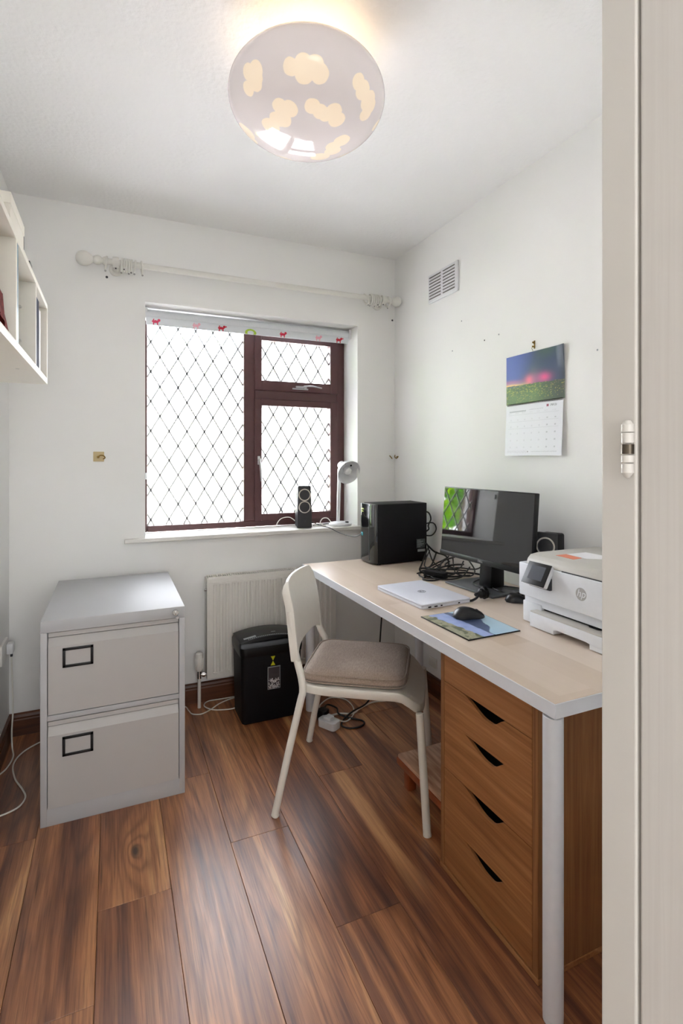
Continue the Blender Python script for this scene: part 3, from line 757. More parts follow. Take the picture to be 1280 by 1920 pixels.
# ------------------------------------------------------------------ paper shredder
T = thing('paper_shredder', 'black paper shredder with a yellow mark standing before the radiator', 'paper shredder', (.70, 2.53, 0))
def loft(sections):
    """sections: list of (z, polygon)"""
    bm = NB(); R = [[bm.verts.new((x, y, z)) for x, y in poly] for z, poly in sections]; n = len(R[0])
    for a, b in zip(R, R[1:]):
        for i in range(n): j = (i+1) % n; bm.faces.new((a[i], a[j], b[j], b[i]))
    bm.faces.new(R[0][::-1]); bm.faces.new(R[-1]); return bm
def srect(w, d, r, cx, cy): return [(x+cx, y+cy) for x, y in rrect(w, d, r)]
cx, cy = .703, 2.522
part('bin', loft([(0.006, srect(.282, .172, .02, cx, cy)), (.02, srect(.290, .180, .02, cx, cy)), (.33, srect(.300, .200, .02, cx, cy))]), M['black_matt'], T)
bm = loft([(.328, srect(.306, .212, .026, cx, cy)), (.352, srect(.312, .222, .028, cx, cy)), (.372, srect(.312, .220, .03, cx, cy+.002)), (.386, srect(.300, .190, .03, cx, cy+.012))])
head = part('cutter_head', bm, M['black'], T)
bm = NB(); prism(bm, [(cx-.148, .382)]+[(cx-.148+.296*k/16, .384+.020*(1-(k/8-1)**2)+.004) for k in range(17)]+[(cx+.148, .382)], 1, cy-.070, cy+.100, .002)
part('arched_lid', bm, M['black'], head, angle=30)
bm = NB()
for k in range(24):
    x = cx-.105+k*.0092; z = .3885+.020*(1-((x-cx)/.148)**2); box(bm, x-.0024, x+.0024, cy-.060, cy-.055, z-.001, z+.0008)
part('feed_slot_marks', bm, M['label_grey'], head)
bm = NB(); prism(bm, [(cx-.125, 0), (cx-.065, 0), (cx-.065, .02), (cx-.125, .02)], 2, 0, .001)
me_rot = Matrix.Translation((cx-.095, cy-.035, .400)) @ Matrix.Rotation(radians(-9), 4, 'Y')
b2 = NB(); box(b2, -.030, .030, -.009, .009, -.0012, .0006, .0004); bm.clear(); merge(bm, b2, me_rot)
part('sticker', bm, M['label_grey'], head, label='pale grey sticker'); bm = NB(); b2 = NB(); box(b2, -.011, .011, -.003, .003, -.001, .0008); merge(bm, b2, Matrix.Translation((cx+.028, cy-.015, .4075))); part('sticker', bm, M['label_grey'], head, label='small pale grey sticker')
yf = lambda z: cy-.090-.010*(z-.02)/.31
bm = NB()
for s in (1, -1):
    z0 = .296
    prism(bm, [(cx+.003-.011, z0+s*.022), (cx+.003+.011, z0+s*.022), (cx+.003, z0+s*.001)], 1, yf(z0)-.0022, yf(z0)+.001)
part('yellow_mark', bm, M['yellow'], T, label='yellow hourglass mark', smooth=False)
bm = NB(); x0, x1, z0, z1 = cx-.023, cx+.040, .158, .268
for q in ((x0, x1, z1-.004, z1), (x0, x1, z0, z0+.004), (x0, x0+.004, z0, z1), (x1-.004, x1, z0, z1)): box(bm, q[0], q[1], yf(q[2])-.004, yf(q[3])+.003, q[2], q[3], .001)
part('window_rim', bm, M['label_grey'], T)
part('viewing_window', box(NB(), x0+.003, x1-.003, yf(z1)-.0004, yf(z1)+.0005, z0+.003, z1-.003), plain('smoky_window', (74, 70, 74), .2), T)
bm = NB(); rr = random.Random(5)
for k in range(70):
    x, z = rr.uniform(x0+.008, x1-.008), z0+.008+(rr.random()**1.6)*.042; a = rr.uniform(0, pi); L = rr.uniform(.003, .009)
    b2 = NB(); box(b2, -L, L, -.0006, .0004, -.0007, .0007); merge(bm, b2, Matrix.Translation((x, yf(z1)-.0007, z)) @ Matrix.Rotation(a, 4, 'Y'))
part('paper_shreds', bm, M['paper'], T, smooth=False, label='white paper shreds behind the window')

# ------------------------------------------------------------------ desktop computer
T = thing('desktop_computer', 'black desktop computer tower at the window end of the desk', 'computer', (1.36, 2.40, .73))
part('case', box(NB(), 1.222, 1.512, 2.318, 2.482, .737, 1.038, .003), M['black_matt'], T)
bm = NB(); prism(bm, [(1.222, 2.320), (1.222, 2.480), (1.206, 2.486), (1.198, 2.46), (1.198, 2.36), (1.206, 2.328)], 2, .738, 1.037, .002); fp = part('front_panel', bm, M['black_gloss'], T)
bm = NB(); box(bm, 1.1966, 1.199, 2.366, 2.372, .75, 1.03); part('panel_seam', bm, M['grey_dark'], fp)
bm = NB(); box(bm, 1.1962, 1.199, 2.44, 2.459, .868, .885, .0005); part('blue_badge', bm, plain('teal_badge', (90, 190, 200), .4), fp, label='small pale blue badge')
for q in ((2.43, 2.457, 1.004, 1.012), (2.435, 2.457, .992, .999)): part('sticker', box(NB(), 1.1962, 1.199, *q, .0005), plain('lime_sticker', (190, 205, 120), .4), fp, label='small lime sticker')
bm = NB(); box(bm, 1.448, 1.500, 2.3168, 2.319, .803, .850, .0003); part('rating_label', bm, plain('dark_label', (62, 70, 72), .35), T, label='dark grey rating label')
bm = NB(); box(bm, 1.455, 1.500, 2.3168, 2.319, .784, .797, .0003); part('white_label', bm, M['label_grey'], T, label='white barcode label')
bm = NB()
for k in range(6): box(bm, 1.452, 1.452+.02+.025*((k*37) % 5)/5, 2.3160, 2.3172, .808+k*.007, .8105+k*.007)
part('label_print', bm, M['label_grey'], T)
for x in (1.235, 1.49):
    for y in (2.335, 2.465): part('foot', cyl(NB(), (x, y, .7302), (x, y, .738), .009, 12, .001), M['black'], T)

# ------------------------------------------------------------------ monitor
PL, PR = Vector((1.401, 2.008, 0)), Vector((1.430, 1.468, 0))
ang = math.atan2((PL-PR).y, (PL-PR).x)   # local +x of the monitor points to its far (left in view) end
T = thing('monitor', 'black widescreen monitor on a grey stand near the middle of the desk', 'monitor', (1.382, 1.695, .73), ang)
# local: x along screen (towards the window), y = out of the screen (towards the room)
tilt = Matrix.Translation((0, .012, .2644)) @ Matrix.Rotation(radians(4.5), 4, 'X')
w = .5253; h = .3022
def mo(b): 
    bm = NB(); merge(bm, b, tilt); return bm
b = NB(); box(b, -w/2, w/2, -.024, -.004, -h/2, h/2, .003); box(b, -w/2+.06, w/2-.06, -.044, -.022, -h/2+.04, h/2-.05, .01); part('housing', mo(b), M['black'], T, world=False)
b = NB(); box(b, -w/2+.004, w/2-.004, -.0045, -.0030, -h/2+.021, h/2-.004); scr = part('screen', mo(b), M['screen'], T, world=False, smooth=False)
b = NB(); box(b, -w/2, w/2, -.006, 0, -h/2, -h/2+.020, .0012); bez = part('bezel', mo(b), M['black'], T, world=False)
b = NB(); prism(b, [(-.030, .002), (-.074, .012), (-.066, .024), (-.03, .024)], 0, -.03, .03); 
# base plate as a trapezoid, neck
bm = NB(); b = NB(); box(b, -.100, .178, -.125, .056, .001, .010, .003)
for v in b.verts:
    if v.co.y > 0: v.co.x *= 1.04
merge(bm, b); part('stand_base', bm, M['stand'], T, world=False)
bm = NB(); b = NB(); box(b, -.010, .062, -.100, -.044, .008, .30, .008)
for v in b.verts:
    if v.co.z < .1: v.co.y += .022 if v.co.y > -.07 else .0
merge(bm, b); part('stand_neck', bm, M['black'], T, world=False)
# maker's name on the lower bezel
font('maker_logo', 'DELL', .013, M['silver'], T, tilt @ wallmat((.0, .0004, -h/2+.010), (-1, 0, 0), (0, 0, 1)))

# ------------------------------------------------------------------ laptop
T = thing('laptop', 'closed silver laptop lying on the desk before the cables', 'laptop', (1.1125, 1.742, .7305), radians(-87.4))
b = NB(); prism(b, rrect(.322, .222, .010), 2, .0, .0095, .0015); part('base', b, M['laptop'], T, world=False)
b = NB(); prism(b, rrect(.322, .222, .010), 2, .0112, .0165, .0014); part('lid', b, M['laptop'], T, world=False)
part('rubber_gap', box(NB(), -.155, .155, -.105, .105, .0094, .0114), M['black'], T, world=False)
for y0_, y1_ in ((-.085, -.072), (-.058, -.044), (-.03, -.022), (.05, .058)): part('port', box(NB(), .1600, .1614, y0_, y1_, .0032, .0078), M['hole_shade'], T, world=False)
b = NB(); ring_torus(b, (0, 0, .0166), (0, 0, 1), .0150, .0008, 36, 6); part('logo_ring', b, M['grey_dark'], T, world=False)
font('laptop_logo', 'hp', .021, M['grey_dark'], T, wallmat((0, .001, .0166), (0, -1, 0), (1, 0, 0)), shear=.25)
T['label'] = 'closed silver laptop lying on the desk before the cables'

# ------------------------------------------------------------------ mouse mat and mice
A, B_, C_, D_ = Vector((.957, 1.505)), Vector((.962, 1.252)), Vector((1.164, 1.257)), Vector((1.172, 1.509))
def matcol(u, v):   # u along the long side (far to near), v from user's edge to the back
    n = noise.noise(Vector((u*9, v*9, 0)))*.5+.5; n2 = noise.noise(Vector((u*40, v*40, 2)))*.5+.5
    ridge = .60+.12*noise.noise(Vector((u*4, 0, 5)))+.30*(sstep(.0, .45, u)-sstep(.6, .95, u))*.8-.08
    shore = .14+.16*u+.05*noise.noise(Vector((u*12, 0, 9)))
    if v < shore:
        return lerp3(lin((112, 118, 92)), lin((190, 182, 152)), n2) if n > .42 else lerp3(lin((70, 84, 62)), lin((120, 120, 84)), n2)
    if v < .45+.06*u-.02: return lerp3(lin((128, 150, 206)), lin((172, 186, 228)), n)
    if v < ridge: return lerp3(lin((50, 66, 112)), lin((92, 108, 140)), n2*.6+.4*n)
    return lerp3(lin((150, 196, 226)), lin((196, 222, 236)), v)
T = thing('mouse_mat', 'rectangular mouse mat printed with a coastal mountain view', 'mouse mat', (1.064, 1.381, .7302), 0)
bm = NB(); prism(bm, [tuple(A), tuple(B_), tuple(C_), tuple(D_)], 2, .7304, .7335, .0006); part('rubber_base', bm, M['black'], T)
def mp(u, v):
    a = A.lerp(B_, .01+.98*u); b = D_.lerp(C_, .01+.98*u); p = a.lerp(b, .012+.976*v); return (p.x, p.y, .7338)
part('printed_surface', sheet(90, 76, mp, matcol), M['print'], T, smooth=False)
def mouse(T, L, Wd, H):
    bm = NB(); NR, NS = 22, 28; rings = []
    for i in range(NR+1):
        t = i/NR; x = -L/2+L*t
        wv = Wd/2*(max(0, 1-abs(2*t-1)**2.8))**.5*(1-.10*math.exp(-((t-.55)/.2)**2)); hv = H*(max(0, 1-abs(2*t-1)**3))**.6*(.72+.35*sin(pi*min(1, t*.95+.28)))*.98
        if i in (0, NR): rings.append([bm.verts.new((x, 0, .006))]); continue
        row = [(-wv*cos(pi*k/NS), max(.0015, hv*sin(pi*k/NS)**.75)) for k in range(NS+1)]
        rings.append([bm.verts.new((x, y, z)) for y, z in row])
    for a, b in zip(rings, rings[1:]):
        if len(a) == 1:
            for k in range(NS): bm.faces.new((a[0], b[k+1], b[k]))
            bm.faces.new((a[0], b[0], b[-1]))
        elif len(b) == 1:
            for k in range(NS): bm.faces.new((a[k], a[k+1], b[0]))
            bm.faces.new((a[-1], a[0], b[0]))
        else:
            for k in range(NS): bm.faces.new((a[k], a[k+1], b[k+1], b[k]))
            bm.faces.new((a[-1], a[0], b[0], b[-1]))
    part('shell', bm, M['mouse_black'], T, world=False, angle=70)
    bm = NB(); lathe(bm, [(0, -.0035), (.009, -.0035), (.011, 0), (.009, .0035), (0, .0035)], (L*.24, 0, H*.675-.009), (0, 1, 0), 20); part('scroll_wheel', bm, M['grey_dark'], T, world=False)
    bm = NB(); box(bm, L*.02, L*.46, -.0006, .0006, H*.55, H*.985-.002); 
    bm.free()
T = thing('computer_mouse', 'black computer mouse resting on the printed mat', 'mouse', (1.100, 1.432, .7340), radians(-12)); mouse(T, .112, .068, .036)
T = thing('computer_mouse', 'dark mouse on the bare desk beside the printer', 'mouse', (1.392, 1.522, .7302), radians(-35)); mouse(T, .088, .058, .034)

# ------------------------------------------------------------------ printer
T = thing('printer', 'white multifunction printer with a tilted touch screen at the right of the desk', 'printer', (1.41, 1.13, .7305))
PX, PY0, PY1 = 1.237, .885, 1.343
bm = NB(); box(bm, PX, 1.575, PY0, PY1, .821, .928, .004, 3); box(bm, PX+.02, 1.575, PY0+.005, PY1-.006, .79, .824, .002)
part('body', bm, M['printer_white'], T)
bm = NB(); box(bm, PX+.016, 1.57, 1.262, PY1-.001, .732, .800, .004); box(bm, PX+.016, 1.57, PY0, PY0+.06, .732, .8, .004); box(bm, PX+.12, 1.57, PY0+.05, 1.27, .732, .8)
part('base', bm, M['printer_white'], T)
bm = NB(); box(bm, PX+.03, PX+.118, PY0+.06, 1.262, .7805, .816); part('output_slot', bm, M['hole_shade'], T)
# lid, light grey, slightly domed with a dark seam
bm = NB(); prism(bm, [(PX+.003, .929), (PX+.010, .945), (PX+.022, .956), (PX+.05, .960), (1.56, .960), (1.572, .95), (1.572, .929)], 1, PY0+.006, PY1-.030, .0015); lid = part('scanner_lid', bm, M['printer_grey'], T)
bm = NB(); box(bm, PX+.0015, PX+.02, PY0+.01, 1.165, .9275, .9305); part('lid_seam', bm, M['grey_dark'], lid)
# paper tray with notch in the front
bm = NB(); tx = PX-.010
prism(bm, [(1.283, .733), (1.283, .778), (PY0+.045, .778), (PY0+.045, .733), (1.055, .733), (1.055, .747), (1.068, .749), (1.175, .749), (1.186, .745), (1.186, .733)], 0, tx, PX+.11, .0012)
tr = part('paper_tray', bm, M['printer_white'], T)
bm = NB(); box(bm, tx+.0, PX+.112, PY0+.047, 1.281, .7782, .783, .0015); part('tray_cover', bm, M['printer_grey'], tr)
bm = NB(); prism(bm, [(tx+.052, 1.105), (tx+.030, 1.082), (tx+.030, 1.052), (tx+.052, 1.03)], 2, .7832, .7838); part('tray_recess', bm, M['hole_shade'], tr)
# tilted control panel
Mx = Matrix.Translation((PX-.019, 1.244, .907)) @ Matrix.Rotation(radians(29), 4, 'Y')
def pan(b): bm = NB(); merge(bm, b, Mx); return bm
b = NB(); box(b, -.001, .017, -.0465, .0465, -.036, .036, .005, 3); cp = part('control_panel', pan(b), M['printer_white'], T)
b = NB(); box(b, -.0032, -.0005, -.047, .047, -.0365, .0365, .0012, 2); part('touch_screen', pan(b), M['black'], cp)
b = NB(); box(b, -.0038, -.0028, -.030, .028, -.020, .026); part('display', pan(b), plain('grey_display', (84, 88, 98), .15), cp)
bm = NB(); box(bm, PX-.010, PX+.002, 1.20, 1.288, .862, .90, .003); part('panel_bracket', bm, M['grey_dark'], T)
lg = part('logo_disc', cyl(NB(), (PX+.001, 1.092, .878), (PX-.0006, 1.092, .878), .0185, 40), plain('logo_grey', (172, 172, 172), .4), T)
font('printer_logo', 'hp', .031, M['printer_white'], T, wallmat((PX-.0008-T.location.x, 1.092-T.location.y, .8795-T.location.z), (0, -1, 0), (0, 0, 1)), shear=.28)
single('leaflet', prism(NB(), [(1.292, 1.168), (1.297, 1.243), (1.342, 1.243), (1.334, 1.174)], 2, .9603, .9609), M['orange'], 'orange leaflet lying on the printer lid', 'leaflet', smooth=False)
single('paper_sheet', prism(NB(), [(1.338, 1.16), (1.345, 1.243), (1.43, 1.243), (1.43, 1.10)], 2, .9603, .9607), M['paper'], 'white paper sheet lying on the printer lid behind the orange leaflet', 'paper', smooth=False)

# ------------------------------------------------------------------ loudspeakers
def speaker(label, loc, rot, lean=0, H=.243):
    T = thing('loudspeaker', label, 'speaker', loc, rot)   # local -y is the front
    L = Matrix.Rotation(radians(lean), 4, 'X')
    def q(b): bm = NB(); merge(bm, b, L); return bm
    b = NB(); prism(b, [(-.044, .002), (.044, .002), (.038, H), (-.038, H)], 1, -.040, -.020, .006)
    part('front_baffle', q(b), M['speaker'], T, world=False)
    b = NB(); prism(b, [(-.042, .004), (.042, .004), (.036, H-.003), (-.036, H-.003)], 1, -.022, .060, .008); part('cabinet', q(b), M['black_matt'], T, world=False)
    for z in (H-.052, H-.122):
        b = NB(); ring_torus(b, (0, -.040, z), (0, -1, 0), .0315, .0032, 44, 8); part('trim_ring', q(b), M['ring_white'], T, world=False)
        b = NB(); lathe(b, [(0, -.010), (.008, -.010), (.012, -.014), (.024, -.003), (.028, .0015), (.030, .001), (.030, -.016), (0, -.016)], (0, -.0405, z), (0, -1, 0), 36); part('speaker_cone', q(b), M['cone'], T, world=False)
    b = NB(); ring_torus(b, (0, -.0402, .042), (0, -1, 0), .006, .0008, 20, 5); part('emblem', q(b), M['grey_dark'], T, world=False)
    return T
speaker('dark two-ring loudspeaker standing on the window sill', (1.008, 2.835, .872), radians(-10), 0)
speaker('dark loudspeaker behind the printer, only its top ring showing', (1.486, 1.462, .7305), radians(-65), -4, .264)

# ------------------------------------------------------------------ desk lamp on the sill
T = thing('desk_lamp', 'white desk lamp with a bell shade on the window sill', 'lamp', (1.243, 2.84, .872))
bm = NB(); lathe(bm, [(0, 0), (.068, 0), (.071, .004), (.070, .012), (.060, .020), (.035, .024), (0, .025)], (1.240, 2.835, .872), seg=48, sy=.82); part('base', bm, M['white_plastic'], T)
bm = NB(); lathe(bm, [(.0, 0), (.012, 0), (.010, .006), (0, .007)], (1.268, 2.80, .892), seg=16); part('switch', bm, M['black'], T, label='black rocker switch')
bm = NB(); cyl(bm, (1.232, 2.848, .89), (1.240, 2.848, 1.178), .0105, 20); tube(bm, [(1.240, 2.848, 1.165), (1.243, 2.848, 1.19), (1.250, 2.844, 1.212)], .008, 12); part('stem', bm, M['white_plastic'], T)
ax = Vector((.10, -.86, -.42)).normalized(); o = Vector((1.262, 2.842, 1.222))
bm = NB(); lathe(bm, [(0, -.034), (.017, -.034), (.024, -.028), (.026, -.010), (.025, .010), (.038, .018), (.055, .034), (.066, .056), (.073, .076), (.0745, .078), (.0715, .076), (.064, .056), (.053, .037), (.036, .022), (.0, .016)], o, ax, 48); part('lamp_shade', bm, M['white_plastic'], T)
bm = NB(); lathe(bm, [(0, .018), (.011, .018), (.013, .030), (.022, .044), (.0245, .056), (.022, .068), (.013, .077), (0, .080)], o, ax, 28); part('bulb', bm, M['lens_bulb'], T, label='frosted bulb')
for a in (.6, 1.9):
    bm = NB(); p = o+ax*.034+(frame_to(ax) @ Vector((.040*cos(a), .040*sin(a), 0))); lathe(bm, [(0, -.001), (.006, -.001), (.006, .002), (0, .002)], p-ax*.004, ax, 12); part('vent_hole', bm, M['hole_shade'], T)

# ------------------------------------------------------------------ calendar on the right wall
T = thing('wall_calendar', 'wall calendar with an aurora landscape picture', 'calendar', (1.58, 1.63, 1.50))
def auro(u, v):
    # u 0..1 left to right in view, v 0 bottom .. 1 top
    n = noise.noise(Vector((u*5, v*5, 1)))*.5+.5; n2 = noise.noise(Vector((u*22, v*30, 4)))*.5+.5; n3 = noise.noise(Vector((u*60, v*60, 8)))*.5+.5
    hz = .385-.03*u+.01*noise.noise(Vector((u*6, 0, 0)))
    if v > hz:
        t = (v-hz)/(1-hz)
        c = lerp3(lin((70, 92, 176)), lin((42, 58, 96)), sstep(.05, .9, u))
        c = lerp3(c, lin((44, 66, 84)), sstep(.35, .0, abs(u-.45-.2*t))*.7)
        c = lerp3(c, lin((58, 88, 78)), sstep(.6, 1., t)*sstep(.3, .0, abs(u-.72))*.8)
        c = lerp3(c, lin((22, 32, 50)), sstep(.88, 1.0, u)*.8)  # shade of the curled right page edge, painted into the picture
        c = lerp3(c, lin((96, 104, 120)), math.exp(-((u-.5)/.08)**2)*sstep(.75, .1, t)*.6)
        for cu, ct, su, st, k, col in ((.43, .12, .07, .14, 1., (250, 120, 140)), (.68, .14, .085, .12, 1., (244, 60, 138)), (.56, .1, .2, .2, .55, (190, 100, 150))):
            c = lerp3(c, lin(col), k*math.exp(-((u-cu)/su)**2-((t-ct)/st)**2))
        c = lerp3(c, lin((250, 205, 130)), math.exp(-(t/.07)**2)*sstep(.55, .1, u)); c = lerp3(c, lin((210, 120, 140)), .5*math.exp(-((t-.12)/.07)**2)*sstep(.5, .1, u))
        return c
    c = lerp3(lin((96, 132, 58)), lin((58, 62, 52)), sstep(.45, .95, u)); c = lerp3(c, lin((44, 70, 38)), n*.8); c = lerp3(c, lin((150, 160, 62)), .6*sstep(.55, .85, n2)*sstep(.9, .3, u))
    if hz-v < .04: c = lerp3(c, lin((64, 92, 96)), .8*sstep(.4, 0, u))
    if hz-v < .17 and n3 > .58 and n2 > .52: c = lerp3(c, lerp3(lin((190, 196, 60)), lin((150, 120, 96)), sstep(.5, .8, u)), .55)
    if .06 < v < .3 and n3 > .72: c = lerp3(c, lin((180, 176, 70)), .8)
    return c
ys = (1.792, 1.470)
def cpos(u, v): 
    curl = .006*sstep(.85, 1, u)*sstep(.4, 1, v)
    return (1.5805-.0015*sin(pi*u)-curl, lerp(ys[0], ys[1], u), lerp(1.503, 1.711, v))
bm = sheet(140, 100, cpos, auro); part('picture_page', bm, M['print'], T, smooth=False)
part('backing_page', box(NB(), 1.5815, 1.583, ys[1]+.001, ys[0]-.001, 1.504, 1.709), M['paper'], T)
def dpos(u, v): return (lerp(1.569, 1.5795, v)-.002*sin(pi*u), lerp(ys[0]-.002, ys[1]+.006, u), lerp(1.283, 1.499, v))
def dcol(u, v):
    base = lin((226, 227, 234)); g = base
    def tx(u0, u1, v0, v1, col, dens=.55):
        nonlocal g
        if u0 <= u <= u1 and v0 <= v <= v1 and (noise.noise(Vector((u*300, v*120, 0)))*.5+.5) < dens: g = lin(col)
    tx(.07, .38, .855, .885, (186, 188, 196), .7); tx(.44, .68, .878, .890, (196, 198, 206)); tx(.80, .90, .905, .945, (130, 134, 142), .5)
    if .735 < u < .775 and .905 < v < .945: g = lin((120, 40, 60)) if (int(u*160)+int(v*90)) % 3 else lin((210, 120, 150))
    for k in range(7): tx(.05+k*.13, .11+k*.13, .825, .838, (205, 206, 212), .5)
    for r in range(5):
        for k in range(7):
            uu, vv = .105+k*.13, .70-r*.135
            if abs(u-uu) < .012 and abs(v-vv) < .014: g = lin((192, 194, 201)) if k > 4 else lin((212, 213, 220))
    for r in range(6):
        if abs(v-(.80-r*.135)) < .002 and .05 < u < .94: g = lin((208, 209, 215))
    tx(.05, .42, .045, .10, (206, 207, 213), .5); tx(.5, .92, .07, .085, (200, 201, 208), .6)
    if (u-.44)**2+((v-.075)*.7)**2 < .00008: g = lin((60, 60, 66))
    return g
part('date_page', sheet(200, 140, dpos, dcol), M['print'], T, smooth=False)
bm = NB()
for k in range(46):
    y = ys[0]-.012-k*(ys[0]-ys[1]-.024)/45; ring_torus(bm, (1.578, y, 1.501), (0, 1, .1), .0040, .0007, 10, 4)
part('wire_binding', bm, M['black'], T)
# little brass hook with nails that holds it
bm = NB(); cyl(bm, (1.585, 1.630, 1.744), (1.574, 1.630, 1.748), .0035, 10, .0005); cyl(bm, (1.585, 1.630, 1.729), (1.572, 1.630, 1.731), .003, 10, .0005); box(bm, 1.5825, 1.585, 1.627, 1.633, 1.722, 1.755, .0005); tube(bm, [(1.574, 1.630, 1.731), (1.570, 1.630, 1.722), (1.577, 1.631, 1.712)], .0009, 6)
single('picture_hook', bm, M['brass'], 'small brass picture hook above the calendar', 'hook')

# ------------------------------------------------------------------ air vent
T = thing('air_vent', 'white slotted air vent grille high on the right wall', 'vent', (1.58, 2.268, 2.11))
bm = NB(); box(bm, 1.574, 1.5849, 2.138, 2.40, 2.112, 2.265, .003); fr = part('grille_plate', bm, M['white_plastic'], T)
bm = NB()
for a, b_ in ((2.160, 2.262), (2.282, 2.388)):
    for k in range(8):
        z = 2.132+k*.0163; box(bm, 1.5728, 1.5745, a, b_, z, z+.0034)
part('slot', bm, M['slot_grey'], T)
bm = NB()
for a, b_ in ((2.160, 2.262), (2.282, 2.388)):
    for k in range(8):
        z = 2.132+k*.0163; prism(bm, [(1.5740, z+.0045), (1.5700, z+.0035), (1.5740, z+.0095)], 1, a, b_)
part('louvre', bm, M['white_plastic'], T, smooth=False)

# screws and rawl plugs left in the walls
for (y, z, lb) in ((1.624, 1.751, 'tiny screw hole left above the calendar hook'),):
    pass
for n_, (y, z, lb) in enumerate(((2.118, 1.954, 'tiny wall plug, the highest of the marks between vent and calendar'), (1.944, 1.822, 'tiny dark screw in the right wall, second nearest the calendar'), (1.846, 1.828, 'pale wall plug in the right wall, nearest the calendar'), (2.194, 1.820, 'faint wall plug in the right wall nearest the window corner'), (1.328, 1.659, 'small wall plug in the right wall beside the door frame'))):
    single('wall_plug', lathe(NB(), [(0, 0), (.0035, 0), (.0035, .0015), (.002, .002), (0, .0012)], (XR+.0005, y, z), (-1, 0, 0), 12), M['label_grey'] if n_ != 1 else M['grey_dark'], lb, 'wall plug')

# ------------------------------------------------------------------ curtain pole and rings
T = thing('curtain_pole', 'white curtain pole with ball finials above the window', 'curtain pole', (.73, 2.70, 2.20))
PZ, PYY = 2.207, 2.70
part('rod', cyl(NB(), (-.045, PYY, PZ), (1.525, PYY, PZ), .0145, 24), M['wood_white'], T)
for x0, d in ((-.036, -1), (1.505, 1)):
    if d < 0: pf = [(0, -.01), (.019, -.01), (.019, .004), (.013, .008), (.013, .012), (.020, .020), (.0225, .032), (.018, .045), (.0135, .050), (.022, .060), (.033, .076), (.0345, .088), (.033, .100), (.027, .112), (.017, .120), (.008, .1232), (0, .124)]
    else: pf = [(0, -.01), (.019, -.01), (.019, .004), (.014, .010), (.021, .020), (.029, .034), (.030, .046), (.026, .060), (.012, .070), (0, .072)]
    part('finial', lathe(NB(), pf, (x0, PYY, PZ), (d, 0, 0), 32), M['wood_white'], T)
for x in (.012, 1.458):
    bm = NB(); cyl(bm, (x, YB, PZ-.01), (x, YB-.012, PZ-.01), .030, 28, .003); lathe(bm, [(.016, 0), (.012, .015), (.014, .03), (.011, .05)], (x, YB-.01, PZ-.01), (0, -1, 0), 20); lathe(bm, [(.0150, -.014), (.0245, -.014), (.026, 0), (.0245, .014), (.0150, .014)], (x, PYY, PZ), (1, 0, 0), 28)
    part('bracket', bm, M['wood_white'], T)
    bm = NB(); cyl(bm, (x, PYY, PZ-.022), (x, PYY, PZ-.031), .003, 8); part('grub_screw', bm, M['grey_dark'], T)
ring_bm = NB(); ring_torus(ring_bm, (0, 0, 0), (1, 0, 0), .0285, .0046, 32, 10)
r0 = thing('curtain_ring', 'x', 'curtain ring', (0, 0, 0)); p1 = part('ring', ring_bm, M['wood_white'], r0, world=False)
eb = NB(); ring_torus(eb, (0, 0, -.0355), (0, 1, 0), .0030, .0009, 12, 5); cyl(eb, (0, 0, -.0325), (0, 0, -.029), .0012, 6); lathe(eb, [(0, -.002), (.0028, -.002), (.0028, .0015), (0, .002)], (0, 0, -.0318), (0, 0, 1), 8); p2 = part('screw_eye', eb, M['grey_dark'], r0, world=False)
def place_ring(first, x, ry, rx, label, group=None):
    if first: r = r0; r['label'] = label
    else:
        r = r0.copy(); C.objects.link(r); r['label'] = label
        for ch in (p1, p2): c = ch.copy(); C.objects.link(c); c.parent = r
    if group: r['group'] = group
    r.location = (x, PYY, PZ-.0092); r.rotation_euler = (rx, ry, 0); return r
g1, g2 = 'curtain rings bunched by the left bracket', 'curtain rings bunched by the right bracket'
lb1, lb2 = 'white curtain ring packed in the bunch just right of the left bracket', 'white curtain ring packed in the bunch just left of the right bracket'
place_ring(True, -.030, .10, .25, 'white curtain ring at the left finial, outside the bracket')
for x, rx in ((.038, .1), (.049, -.7), (.060, .9), (.071, .2), (.081, -.3)): place_ring(False, x, .04, rx, lb1, g1)
place_ring(False, .097, .08, .0, 'white curtain ring just right of the left bunch'); place_ring(False, .128, -.10, .12, 'white curtain ring furthest right of those at the left end of the pole')
place_ring(False, 1.345, -.45, .1, 'tilted white curtain ring furthest left of those at the right end of the pole')
for x, rx in ((1.374, .5), (1.386, .9), (1.398, .1), (1.411, -.5), (1.426, .0)): place_ring(False, x, -.1, rx, lb2, g2)
place_ring(False, 1.489, -.12, .3, 'white curtain ring at the right finial, outside the bracket')
for x, z, lb in ((-.028, 2.158, 'small dark screw in the wall below the left finial of the pole'), (1.566, 2.118, 'small dark screw in the wall below the right finial of the pole')):
    single('wall_screw', lathe(NB(), [(0, 0), (.005, 0), (.006, .004), (.003, .007), (0, .008)], (x, YB+.001, z), (0, -1, 0), 12), M['grey_dark'], lb, 'screw')

